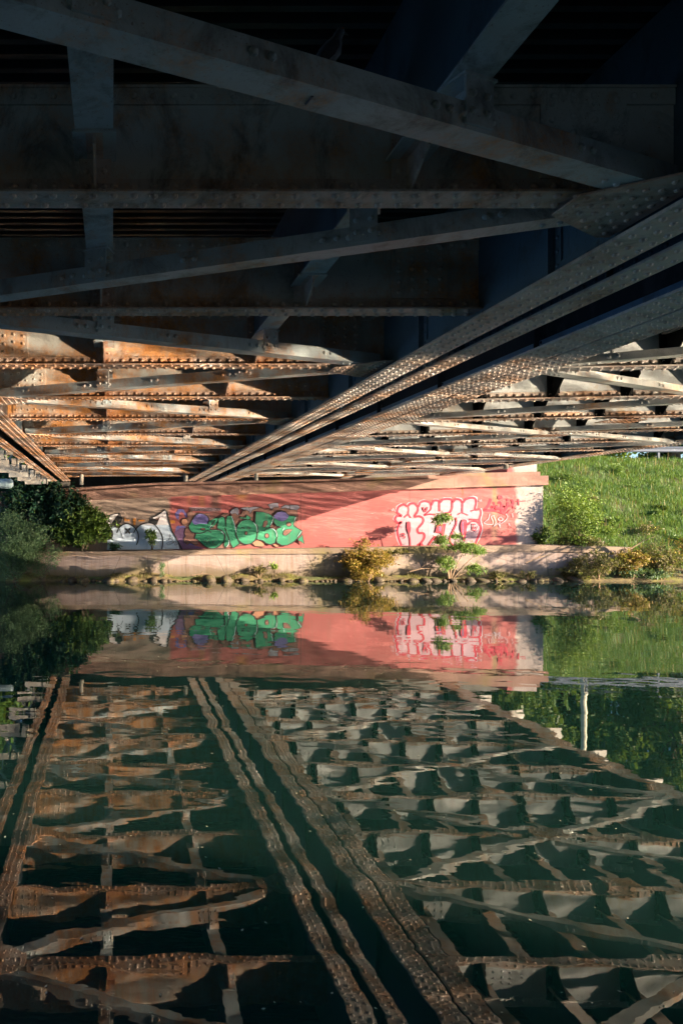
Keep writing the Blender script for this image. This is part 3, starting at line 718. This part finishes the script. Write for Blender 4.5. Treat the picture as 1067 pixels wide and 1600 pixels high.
# small writing over the green letters
cu = bpy.data.curves.new('lettering', 'FONT'); cu.body = 'HARDCOREVOLUTION LORDS'; cu.size = .17; cu.extrude = .002; cu.space_character = .9; cu.materials.append(PM['black'])
o = bpy.data.objects.new('lettering', cu); COL.objects.link(o); o.parent = wl; o.rotation_euler = (R(90),0,0); o.location = (px(294,28)-7.5, -.02, pz(798.5,28)); o.scale = (.62,1,1); o['label'] = 'small black capital writing above the green letters'
a = Art(); a.fill('B', [(150,120),(480,130),(640,140),(640,175),(480,185),(180,175)], 'pinkwhite', False); a.build('pale strip behind the small black capitals')
# red and white throw-up
a = Art()
OUT = [(150,602),(120,520),(105,440),(125,375),(150,350),(110,358),(82,322),(100,285),(150,283),(105,245),(118,190),(170,160),(215,178),(245,152),(290,150),(328,185),(352,140),(400,124),(452,140),(470,165),(500,120),(545,120),(560,140),(600,105),(680,105),(695,140),(730,105),(780,110),(805,140),(840,105),(900,88),(942,100),(950,145),(940,215),(990,213),(1002,260),(985,322),(998,380),(1000,440),(970,520),(935,602)]
cx_, cy_ = 550, 360
a.fill('D', [(cx_+(p[0]-cx_)*1.055, cy_+(p[1]-cy_)*1.085 if p[1] < 590 else 602) for p in OUT], 'halo', False)
a.fill('D', OUT, 'pinkwhite', False)
a.line('D', OUT, 2.1, 'red', sm=True)
for q, wd in (([(218,178),(225,215),(222,262),(250,305)],1.6),([(222,262),(175,300)],1.6),([(328,185),(322,235),(288,290),(345,288),(385,318),(372,365),(325,420),(335,465),(385,470),(397,510),(365,565),(320,602)],2.0),
    ([(465,165),(462,215),(395,275),(450,265),(515,272)],1.4),([(556,140),(558,235)],1.8),([(695,140),(692,200),(668,245),(610,258),(690,270)],1.8),([(805,140),(802,255)],1.5),([(755,270),(790,250),(830,260),(865,275)],.9),
    ([(942,215),(895,232)],1.2),([(875,320),(985,325)],1.5),([(862,380),(900,345),(960,345),(998,385)],1.4),([(228,470),(240,530),(245,602)],1.2),([(733,300),(738,365),(700,450),(665,540),(705,602)],1.4),
    ([(440,595),(512,505),(515,545)],1.6),([(378,188),(395,232),(410,228),(428,188)],1.4),([(165,470),(145,480),(150,505),(170,500),(165,470),(185,480),(168,490),(188,510),(170,525)],.7),
    ([(900,370),(945,372)],.9),([(915,372),(910,440)],.9),([(920,400),(932,445),(960,395)],.9),([(942,455),(946,460)],1.)): a.line('D', q, wd, 'red', sm=len(q) > 2)
a.fill('D', [(210,350),(240,352),(248,420),(232,475),(208,425)], 'red'); a.fill('D', [(795,335),(815,320),(848,335),(852,400),(822,555),(800,500),(780,400)], 'red'); a.fill('D', [(798,360),(812,350),(815,430),(810,500),(800,450)], 'violet')
a.fill('D', [(530,375),(625,368),(602,500),(580,492),(575,470),(510,460)], 'red', False); a.fill('D', [(548,395),(580,392),(570,450),(548,440)], 'violet', False)
a.fill('D', [(345,602),(365,565),(385,602)], 'red', False)
a.line('D', [(40,210),(45,230)], .6, 'halo', sm=False); a.line('D', [(58,200),(64,228)], .6, 'halo', sm=False); a.line('D', [(985,110),(988,130)], .6, 'halo', sm=False); a.line('D', [(1000,105),(1005,130)], .6, 'halo', sm=False)
a.build('red outlined pinkish white bubble letters with a small U and TV')
# tags at the right end
a = Art()
for q, wd in (([(195,180),(160,280),(105,345),(170,350),(235,345)],2.4),([(235,225),(250,300),(205,290),(240,345),(340,310)],2.),([(300,250),(330,225),(350,280),(320,320),(290,290)],1.6),([(360,270),(410,320),(370,380),(340,320),(400,290)],1.8),([(430,175),(440,210)],1.6),
    ([(440,230),(430,300),(400,350)],1.8),([(500,190),(515,240),(500,270),(450,285)],1.9),([(515,240),(517,325)],.9),([(595,185),(600,275)],1.1),([(560,215),(700,210)],.7),([(100,345),(280,365),(400,400),(480,330)],.7),([(295,270),(270,330),(430,330)],1.2)): a.line('E', q, wd, 'red', sm=len(q) > 2)
p = [(330+26*math.cos(k*math.tau/14), 158+20*math.sin(k*math.tau/14)) for k in range(15)]; a.line('E', p, 1.1, 'red', sm=False)
for q in ([(180,395),(160,470),(95,535),(215,550),(225,500),(200,440),(250,420)], [(240,430),(270,520),(235,580),(300,540),(330,600),(320,510)], [(340,440),(370,480),(330,500),(300,470),(340,440)], [(410,395),(440,440),(400,500),(340,540)], [(505,390),(515,450)], [(450,530),(470,570)]): a.line('E', q, .55, 'halo')
a.build('red scrawled tag with a fainter white tag below it')

# ------------------------------------------------------------------ vegetation
def leaves(centers, size, aspect=2.2, jitter=.3, droop=0., up=0.):
    n = len(centers); C = np.asarray(centers)
    a = rng.normal(size=(n,3)); a[:,2] -= droop; a[:,2] += up; a /= np.linalg.norm(a, axis=1)[:,None]
    b = np.cross(a, rng.normal(size=(n,3))); b /= np.linalg.norm(b, axis=1)[:,None]
    s = size*(1+jitter*rng.normal(size=(n,1))).clip(.4, 1.8)
    L_ = a*s; W_ = b*s/aspect; nn = np.cross(a, b)*s*.12
    V = np.stack([C, C+L_*.45+W_*.5+nn, C+L_, C+L_*.45-W_*.5+nn], 1).reshape(-1,3)
    F = np.arange(4*n).reshape(n,4); tone = np.repeat(rng.random(n), 4)
    return V, F, tone
def clump_pts(blobs, n, hollow=.35):
    """blobs: (x,y,z,rx,ry,rz); points mostly near the surface of uneven lumps"""
    vol = np.array([b[3]*b[4]*b[5] for b in blobs])**.75; cnt = np.maximum(8, (n*vol/vol.sum()).astype(int)); out = []
    for b, c in zip(blobs, cnt):
        d = rng.normal(size=(c,3)); d /= np.linalg.norm(d, axis=1)[:,None]
        ph = rng.uniform(0, 6.28, 6)
        lump = 1 + .16*np.sin(5*d[:,0]+ph[0])*np.sin(5*d[:,2]+ph[1]) + .12*np.sin(9*d[:,1]+ph[2])*np.sin(8*d[:,0]+ph[3])
        r = (hollow + (1-hollow)*rng.random(c)**.5)*lump
        out.append(np.array(b[:3]) + d*r[:,None]*np.array(b[3:6]))
    return np.concatenate(out)
def sub_blobs(c, r, n, k=.36, flat=1.):
    o = []
    for _ in range(n):
        d = rng.normal(size=3); d /= np.linalg.norm(d); rr = rng.random()**.45*(1-k*.45)
        q = k*rng.uniform(.7,1.25)
        o.append((c[0]+d[0]*r[0]*rr, c[1]+d[1]*r[1]*rr, c[2]+d[2]*r[2]*rr, r[0]*q, r[1]*q, r[2]*q*flat))
    return o
def sprays(c, r, k, droop=.25, per=16):
    o = []
    for _ in range(k):
        d = rng.normal(size=3); d[2] = abs(d[2])*.9 + .05; d /= np.linalg.norm(d); L_ = rng.uniform(.95, 1.5); st = rng.uniform(.4, .8)
        q = np.linspace(st, L_, per)[:,None]; p = np.array(c) + d*q*np.array(r); p[:,2] -= droop*r[2]*(q[:,0]-st)**2
        o.append(p + rng.normal(size=(per,3))*.025)
    return np.concatenate(o)
def bush(name, label, cat, c, r, n, size, mat, nb=12, aspect=2.2, droop=0., stems=5, group=None, upright=0., base=None):
    """c centre of the crown; stems rise from the ground below it"""
    bz = base if base is not None else c[2]-r[2]
    root = empty(name, (c[0], c[1], bz)); tag(root, label, cat, group)
    off = np.array([c[0], c[1], bz])
    bl_ = sub_blobs(c, r, nb); P = clump_pts(bl_, n)
    P = np.concatenate([P, sprays(c, r, max(6, n//90))]); P = P[P[:,2] > bz-.05]
    V, F, tn = leaves(P-off, size, aspect, droop=droop, up=upright); np_mesh('foliage', V, F, M[mat], root, col=tn)
    m = MB()
    for i in range(stems):
        b = bl_[i % len(bl_)]; e = Vector(b[:3])-Vector(off)
        m.tube([(random.uniform(-.08,.08), random.uniform(-.08,.08), -.1), tuple(e*.45+Vector((random.uniform(-.06,.06),0,.05))), tuple(e)], [.022, .014, .005], 5)
    if stems: m.build('stem', M['twig'] if mat in ('leaf_gold','leaf_willow','leaf_brown') else M['bark'], root)
    return root
def at(x, y, Y): return (px(x,Y), Y, pz(y,Y))
def pxr(a, Y): return a*Y/1067.
# left bank
def pb(name, label, cat, x, y, Y, rx, ry, n, size, mat, rd=None, **k):
    return bush(name, label, cat, at(x,y,Y), (pxr(rx,Y), rd or pxr(rx,Y)*.8, pxr(ry,Y)), n, size, mat, **k)
pb('ivy_bush', 'highest dark ivy mass behind the bracket row at the far left', 'bush', 18, 775, 29.6, 80, 60, 16000, .15, 'leaf_dark', nb=26, aspect=1.3, rd=1.2, base=.6)
pb('ivy_bush', 'dark ivy mass outside the left border above the feathery bush', 'bush', -70, 790, 28.5, 70, 90, 9000, .15, 'leaf_dark', nb=26, aspect=1.3, rd=1.4, base=.3)
pb('ivy_bush', 'tall dark ivy bush at the left edge under the bridge brackets', 'bush', 45, 808, 28.3, 70, 66, 17000, .13, 'leaf_dark', nb=26, aspect=1.3, rd=1.2, base=.3)
pb('ivy_bush', 'dark ivy bush climbing to the left end of the wall coping', 'bush', 98, 806, 27.8, 38, 46, 9000, .12, 'leaf_dark', nb=18, aspect=1.3, rd=.6, base=.6)
pb('laurel_bush', 'glossy green bush against the left part of the graffiti wall', 'bush', 130, 827, 27.5, 40, 34, 8000, .15, 'leaf_laurel', nb=20, aspect=2.6, rd=.55, base=1.15)
pb('feathery_bush', 'feathery pale green bush leaning over the water at the far left', 'bush', 24, 852, 26.6, 50, 50, 13000, .085, 'leaf_feather', nb=22, aspect=4, rd=.9, base=.1)
pb('feathery_bush', 'small feathery grey green bush beside the left end of the ledge', 'bush', 68, 872, 26.9, 26, 28, 2200, .08, 'leaf_feather', nb=12, aspect=4, rd=.5, base=.1)
pb('sapling', 'small dark sapling in front of the pale blue bubble letters', 'sapling', 238, 840, 27.75, 9, 16, 260, .12, 'leaf_laurel', nb=9, aspect=2.6, rd=.2, base=1.12)
pb('shrub', 'tiny black green shrub at the foot of the white graffiti', 'shrub', 180, 855, 27.75, 9, 6, 220, .1, 'leaf_dark', nb=6, rd=.15, base=1.12)
pb('weed', 'thin spiky weed growing out of the ledge foot at the left', 'weed', 256, 892, 27.1, 7, 10, 90, .16, 'leaf_feather', nb=4, aspect=7, rd=.15, base=.12, upright=1.4)
pb('weed', 'low brownish weed at the ledge foot below the green letters', 'weed', 405, 890, 27.1, 14, 6, 260, .09, 'leaf_brown', nb=6, aspect=4, rd=.2, base=.12)
pb('weed', 'small yellow green weed at the ledge foot left of the golden bush', 'weed', 428, 887, 27.1, 6, 8, 120, .1, 'leaf_bright', nb=4, aspect=3, rd=.15, base=.12)
# middle
pb('golden_bush', 'golden yellow autumn bush growing from the waterline at the centre', 'bush', 576, 881, 26.9, 38, 26, 7000, .085, 'leaf_gold', nb=26, aspect=2.6, rd=.6, base=.05, stems=14)
pb('weed', 'short golden weed rising against the wall above the golden bush', 'weed', 566, 849, 27.3, 18, 8, 340, .08, 'leaf_gold', nb=8, aspect=2.6, rd=.2, base=.9, stems=6)
pb('weed', 'dry creeping weed on the ledge cap right of the golden bush', 'weed', 618, 862, 27.25, 20, 3.5, 240, .08, 'leaf_brown', nb=9, rd=.15, base=.9, stems=3)
def sapling():
    Y = 27.0; b = at(702, 905, Y); root = empty('willow_sapling', b); tag(root, 'slender willow sapling with tufts of narrow green leaves in front of the red bubble letters', 'sapling')
    m = MB(); P = []
    for (x, y, rx, ry, n) in ((690,812,15,11,420), (689,846,13,12,380), (727,856,22,11,700), (748,862,10,8,200), (696,879,15,12,460), (741,889,13,9,300), (712,838,9,6,130)):
        c = Vector(at(x, y, Y-.1)) - Vector(b); mid = c*.5 + Vector((.12*random.uniform(-1,1), 0, -.03))
        m.tube([(0,0,-.15), tuple(mid), tuple(c)], [.03,.02,.008], 5)
        bb = sub_blobs(tuple(c), (pxr(rx,Y), pxr(rx,Y)*.8, pxr(ry,Y)), 9, .4); P.append(clump_pts(bb, int(n*.9), .1)); P.append(sprays(tuple(c), (pxr(rx,Y)*1.0, pxr(rx,Y)*.8, pxr(ry,Y)*1.0), n//9, 1.0, 12))
    m.build('stem', M['twig'], root)
    V, F, tn = leaves(np.concatenate(P), .115, 4.5, droop=.9); np_mesh('foliage', V, F, M['leaf_willow'], root, col=tn)
sapling()
# right
pb('shrub', 'dark green shrub at the right corner of the graffiti wall', 'shrub', 846, 838, 27.9, 12, 16, 1100, .1, 'leaf_laurel', nb=10, rd=.35, base=1.1)
pb('tall_shrub', 'tall light green shrub on the grass slope beside the wall corner', 'shrub', 897, 808, 27.75, 36, 50, 5200, .09, 'leaf_bright', nb=30, aspect=2.4, rd=.8, base=1.1, stems=14)
pb('shrub', 'yellowish green shrub at the foot of the grass slope', 'shrub', 905, 852, 27.9, 40, 20, 2600, .09, 'leaf_brown', nb=18, rd=.5, base=.7)
for i, (x, y, rx, ry, mt, lb) in enumerate(((935,884,38,20,'leaf_brown','brownish olive bush hanging to the water below the tall shrub'), (900,893,26,12,'leaf_brown','low straw coloured bush at the right end of the rocks'),
        (985,878,30,22,'leaf_gold','rusty tinged bush at the water edge below the grass slope'), (1035,874,36,26,'leaf_brown','dense olive bush at the water edge near the right border'),
        (1085,868,34,30,'leaf_gold','golden bush cut off by the right border at the water edge'), (1010,897,38,9,'leaf_feather','pale grey green plant trailing over the water at the right'))):
    pb('bank_bush', lb, 'bush', x, y, 27.0+.1*i*0, rx, ry, 2600, .09, mt, nb=18, aspect=2.6, rd=.55, base=.0, stems=8)
for (x, y, lb) in ((823,898,'short reddish weed among the last rocks by the wall'), (775,900,'short green weed between rocks under the red tag')):
    pb('weed', lb, 'weed', x, y, 26.9, 12, 6, 220, .08, 'leaf_brown', nb=6, rd=.2, base=.0)
lt = empty('leaning_tree', (25.2, 26.9, .1)); tag(lt, 'sparse tree leaning out over the water beyond the right border', 'tree')
m = MB(); m.tube([(0,0,-.3),(-.5,-.8,1.4),(-1.5,-2.0,2.9),(-2.6,-3.2,4.2)], [.12,.1,.07,.03], 8); bb = []
for i in range(16):
    c = Vector((-2.6+random.uniform(-2.0,2.6), -2.9+random.uniform(-.9,.9), random.uniform(1.4,4.6))); m.tube([(-1.3,-1.6-.05*i,2.3+.1*i), tuple(c*.6+Vector((0,-1.,1.1))), tuple(c)], [.035,.02,.008], 5)
    bb += sub_blobs(tuple(c), (.55,.5,.3), 4, .5)
m.build('trunk', M['bark'], lt); V, F, tn = leaves(clump_pts(bb, 3200, .2), .12, 2.6); np_mesh('crown', V, F, M['leaf_willow'], lt, col=tn)
# loose grass tufts along the berm
def blades(P, h, w_, lean=.35):
    n = len(P); h = h*(1+.35*rng.normal(size=n)).clip(.35, 1.9); th = rng.uniform(0, 6.283, n); dr = np.stack([np.cos(th), np.sin(th), np.zeros(n)], 1)
    th2 = rng.uniform(0, 6.283, n); sd = np.stack([np.cos(th2), np.sin(th2), np.zeros(n)], 1)*w_/2
    ln = (lean*rng.random(n))[:,None]*h[:,None]
    mid = P + dr*ln*.35; mid[:,2] += h*.55; top = P + dr*ln; top[:,2] += h*(1-.25*rng.random(n))
    V = np.stack([P-sd, P+sd, mid+sd*.8, mid-sd*.8, top], 1).reshape(-1,3)
    b = np.arange(n)[:,None]*5
    F = np.concatenate([np.concatenate([b, b+1, b+2, b+3], 1)]); 
    F2 = np.concatenate([b+3, b+2, b+4, b+4], 1)
    return V, F, F2, np.repeat(rng.random(n), 5)
def grass(name, P, h, w_, mat, label, lean=.35):
    V, F, F2, tn = blades(P, h, w_, lean)
    T = np.concatenate([F[:, [0,1,2]], F[:, [0,2,3]], F2[:, [0,1,2]]])
    o = np_mesh(name, V, T, M[mat], col=tn); tag(o, label, 'grass', kind='stuff'); return o
def gz(X, Y):
    z = ground_z(X, Y); ok = (Y > 28.6) & ((X > 18) | (X < -4))
    z = z + np.where(ok, .06*np.sin(X*1.7+Y*.9)*np.sin(Y*2.1) + .25*np.sin(X*.13)*smooth(28.6, 34, Y)*(Y < 60), 0)
    return z
n = 170000; X = rng.uniform(17.7, 44, n); Y = 27.6 + 10.5*rng.random(n)**1.0
P = np.stack([X, Y, gz(X, Y)], 1); keep = (X > 17.9) & (rng.random(n) < .45+.55*(np.sin(X*1.1+Y*.8)*np.sin(Y*1.3-X*.5) > -.35))
grass('grass', P[keep], .20, .018, 'grass', 'tall green grass covering the sunlit slope beside the wall', .9)
n = 2600; X = rng.uniform(18, 44, n); Y = 28.5 + 9.5*rng.random(n); P = np.stack([X, Y, gz(X, Y)], 1)
grass('seeding_grass', P, .42, .014, 'leaf_gold', 'pale seeding stalks standing among the green grass', .2)
n = 9000; X = rng.uniform(px(40,27), px(1060,27), n); q = rng.random(n); hh = .22 + .07*np.sin(X*1.3) + .05*np.sin(X*3.7+1)
keep = (np.sin(X*2.1)+np.sin(X*5.3+1)+rng.normal(size=n)*.5 > .2); P = np.stack([X, 27.40-.45*q, hh*(1-q*.72)**.6-.03], 1)[keep]
grass('short_grass', P, .09, .012, 'leaf_brown', 'thin yellow green grass on the berm at the ledge foot', .6)
n = 60000; X = rng.uniform(-24, -4.2, n); Y = 27.6 + 9*rng.random(n); P = np.stack([X, Y, gz(X, Y)], 1)
grass('undergrowth', P[:30000], .4, .03, 'leaf_laurel', 'dark undergrowth on the shaded left bank')

for i in range(26):
    X = random.uniform(18.6, 33); Y = random.uniform(28.6, 35.5); z = float(gz(np.array([X]), np.array([Y]))[0]); q = random.uniform(.22, .5)
    bush('weed_clump', 'leafy weed clump standing in the grass slope', 'weed', (X, Y, z+q*.45), (q*1.2, q, q*.7), 420, .09, random.choice(('leaf_bright','leaf_laurel','leaf_willow','leaf_brown')), nb=8, stems=0, group='weed clumps on the grass slope', base=z)
for i, (x, y, ln, an, lb) in enumerate(((640,893,.9,.15,'thin bleached branch lying against the ledge right of the golden bush'), (820,880,1.1,.35,'bare forked stick slanting over the ledge near the right tag'), (985,857,1.0,.5,'pale dead stick poking out above the right bank bushes'), (300,899,.8,.05,'dark driftwood stick on the berm under the green letters'))):
    b = at(x, y, 26.95); m = MB(); q = Vector((math.cos(an)*ln, -.1, math.sin(an)*ln))
    m.tube([(0,0,0), tuple(q*.5+Vector((0,0,.05))), tuple(q)], [.022,.017,.006], 6); m.tube([tuple(q*.45+Vector((0,0,.04))), tuple(q*.7+Vector((-.05,-.05,.22)))], [.012,.004], 5)
    o = m.build('branch', M['twig'], loc=b); tag(o, lb, 'branch')
# trees
def tree(name, label, X, Y, z0, H, Rr, n, size, mat='leaf_tree', cat='tree', group=None, proto=None):
    root = empty(name, (X, Y, z0), random.uniform(0, 6)); tag(root, label, cat, group)
    if proto:
        for ch in proto.children: c = ch.copy(); COL.objects.link(c); c.parent = root
        s = H/proto['h']; root.scale = (s*random.uniform(.9,1.1), s, s); return root
    root['h'] = H
    m = MB(); m.tube([(0,0,-.4),(.1,0,H*.2),(-.05,.1,H*.45),(.1,0,H*.8)], [.035*H,.026*H,.018*H,.006*H], 9)
    bl_ = []
    for i in range(17):
        an = i*2.4; zz = H*(.28+.62*i/16); rr = Rr*(.45+.5*math.sin(math.pi*min(1,.15+.85*i/16)))*random.uniform(.6,1.)
        e = (math.cos(an)*rr*.72, math.sin(an)*rr*.72, zz)
        m.tube([(0,0,zz*.7),(e[0]*.5,e[1]*.5,zz*.88),e], [.011*H,.007*H,.003*H], 6)
        bl_ += sub_blobs(e, (Rr*.42,Rr*.42,H*.12), 5, .5)
    bl_ += sub_blobs((0,0,H*.9), (Rr*.4,Rr*.4,H*.1), 5, .5)
    m.build('trunk', M['bark'], root)
    V, F, tn = leaves(clump_pts(bl_, n, .3), size, 1.8); np_mesh('crown', V, F, M[mat], root, col=tn)
    return root
tp = tree('broadleaf_tree', 'tall dark broadleaf tree behind the guardrail, nearest the wall', 20, 47, 5.6, 13, 4.6, 15000, .30)
tq = tree('broadleaf_tree', 'light green broadleaf tree behind the guardrail', 25.5, 44, 5.6, 11, 4.2, 13000, .28, 'leaf_laurel')
for i, (X, Y, H, pr) in enumerate(((31,47,14,tp),(37,45,12,tq),(43,48,15,tp),(50,46,13,tq),(28,54,16,tp),(40,56,17,tp),(58,50,14,tp),(16,55,13,tq))):
    tree('broadleaf_tree', 'broadleaf tree in the row behind the grass slope', X, Y, 5.6, H, 4, 0, .3, group='trees behind the grass slope', proto=pr)
for i, X in enumerate((19,22,25,28.5,32,36,40,45,50)):
    bush('hedge_bush', 'dark bush of the hedge row behind the guardrail', 'bush', (X, 43.5+(i%3)*.8, 7.4), (2.2,1.5,2.0), 1500, .28, 'leaf_tree', nb=10, aspect=1.8, stems=0, group='hedge bushes behind the guardrail', base=5.3)
tq['group'] = tp['group'] = 'trees behind the grass slope'
for i, (X, Y, H, pr) in enumerate(((-7,32,11,tp),(-5.8,38,12,tq),(-9,36,12,tp),(-10.5,33,11,tq),(-14,30.5,9,tp),(-18,35,13,tp),(-23,32,11,tq))):
    tree('broadleaf_tree', 'broadleaf tree in the dark row on the left bank', X, Y, 3.0, H, 4, 0, .3, group='trees on the left bank', proto=pr)

# guard rail, lamp post on the embankment road
m = MB(); m.box(17, 90, 37.6, 42.5, 5.6, 5.86); o = m.build('road', M['asphalt']); tag(o, kind='structure')
gr = empty('guardrail', (30, 36.9, 5.7)); tag(gr, 'pale blue grey metal guardrail along the top of the grass slope', 'guardrail')
def rail(z, h, name):
    m = MB(); m.prism([(-.02,z),(-.06,z+h*.15),(-.02,z+h*.5),(-.06,z+h*.85),(-.02,z+h),(.0,z+h),(.0,z)], -13, 45, 'x'); m.build(name, M['galv'], gr)
rail(.42, .3, 'rail_beam'); rail(.98, .07, 'top_rail')
for i in range(14):
    m = MB(); m.box(-.05, .05, .01, .10, -.5, 1.15); o = m.build('rail_post', M['galv'], gr); o.location = (-12.2+3.9*i, 0, 0)
lp = empty('lamp_post', (26.6, 40.8-2.2, 5.6)); tag(lp, 'cream lamp post standing behind the guardrail', 'lamp post')
m = MB(); m.tube([(0,0,-.3),(0,0,3),(0,0,7.6)], [.17,.15,.11], 12); m.build('pole', M['post'], lp)
m = MB(); m.tube([(0,0,7.55),(.1,.5,8.0),(.1,1.4,8.1)], [.06,.05,.04], 8); m.build('arm', M['post'], lp)
m = MB(); m.prism([(1.3,8.05),(1.35,8.2),(1.9,8.22),(2.05,8.1),(2.0,8.03)], -.05, .25, 'x'); m.build('lamp_head', M['lamp'], lp)

# grey pipe end by the ivy
pe = empty('water_pipe', at(12, 755.5, 25.0)); tag(pe, 'blue grey capped pipe end poking out of the ivy under the bracket row', 'pipe')
m = MB(); m.tube([(-1.6,0,0),(-.15,0,0),(.12,0,0),(.2,0,0),(.235,0,0)], [.18,.18,.18,.13,.05], 20); m.build('pipe_body', M['pipe'], pe, smooth=True)
m = MB(); m.tube([(-.06,0,0),(-.02,0,0)], [.19,.19], 20); m.build('collar', M['pipe'], pe)

# pigeon on the nearest bracing bar
def pigeon():
    root = empty('pigeon', (.93, 2.925, CZ+1.925)); tag(root, 'dark grey pigeon perched on the nearest bracing bar high in the shadow', 'pigeon')
    t = NT('pigeon_feather'); n_ = t.noise(30, 3, .6); fm = t.fin(t.mix(t.ramp(n_, .3, .7), (.05,.055,.075), (.11,.12,.15)), .6); t.b.inputs['Sheen Weight'].default_value = .2
    wm_ = plain('pigeon_wing', (.06,.06,.08), .6, 0, .5, 60); bm_ = plain('pigeon_beak', (.12,.1,.1), .4)
    sp = [(-.085,0,.000,.010,.012),(-.07,0,.022,.022,.016),(-.045,0,.045,.034,.030),(-.012,0,.075,.043,.044),(.012,0,.105,.040,.042),(.026,0,.135,.028,.030),(.034,0,.155,.019,.021),(.040,0,.170,.020,.020),(.048,0,.182,.021,.020),(.058,0,.184,.016,.015),(.068,0,.182,.007,.007)]
    v = []; n = 14; P = [Vector(s[:3]) for s in sp]
    for i, s in enumerate(sp):
        d = (P[min(i+1,len(P)-1)]-P[max(i-1,0)]).normalized(); side = Vector((0,1,0)); u = side.cross(d)
        for k in range(n):
            a_ = k*math.tau/n; v.append(tuple(P[i]+side*math.cos(a_)*s[3]+u*math.sin(a_)*s[4]))
    f = [(i*n+k, i*n+(k+1) % n, (i+1)*n+(k+1) % n, (i+1)*n+k) for i in range(len(sp)-1) for k in range(n)]; f += [tuple(range(n)), tuple((len(sp)-1)*n+k for k in range(n))[::-1]]
    m = MB(); m.add(v, f); m.build('body', fm, root, smooth=True)
    for sg in (-1, 1):
        m = MB(); q = [(-.095,-.012),(-.075,.03),(-.04,.075),(-.005,.11),(.02,.118),(.022,.095),(.0,.055),(-.04,.015),(-.08,-.018)]
        m.prism([(a_, b_) for a_, b_ in q], sg*.034, sg*.044, 'y'); m.build('wing', wm_, root)
        m = MB(); m.tube([(.0,sg*.016,.045),(.006,sg*.016,.012),(.004,sg*.016,.0)], [.007,.0035,.0035], 6)
        for e in (-.4, 0, .4): m.tube([(.004,sg*.016,.003),(.03*math.cos(e)+.004,sg*.016+.03*math.sin(e),.002)], [.003,.0015], 5)
        m.build('leg', bm_, root)
        m = MB(); m.rivet((.05, sg*.0185, .188), (0,sg,0), .004); m.build('eye', plain('pigeon_eye', (.5,.12,.02), .2), root)
    m = MB(); m.tube([(.066,0,.183),(.078,0,.180),(.088,0,.175)], [.005,.004,.001], 7); m.build('beak', bm_, root)
    m = MB(); m.prism([(-.07,-.02),(-.12,-.028),(-.12,.028),(-.07,.02)], -.0, .008, 'z'); o = m.build('tail', wm_, root); o.rotation_euler = (0,R(-40),0); o.location = (-.005,0,-.055)
    return root
pg = pigeon(); pg.scale = (1.0,1.0,1.0); pg.rotation_euler = (0,0,R(12))

# floating specks
n = 150; V = []; F = []
for i in range(n):
    Yp = 3.2+9*random.random()**1.6; X = px(random.uniform(0,1067), Yp); s = random.uniform(.004,.010)*(1+.1*Yp); a_ = random.uniform(0,6)
    b = len(V); c, d = math.cos(a_)*s, math.sin(a_)*s
    V += [(X+c,Yp+d,.004),(X-d*.5,Yp+c*.5,.004),(X-c,Yp-d,.006),(X+d*.5,Yp-c*.5,.004)]; F.append((b,b+1,b+2,b+3))
o = np_mesh('floating_specks', V, F, plain('speck', (.42,.38,.27), .7)); tag(o, 'tiny pale leaf bits floating on the dark water', 'debris', kind='stuff')
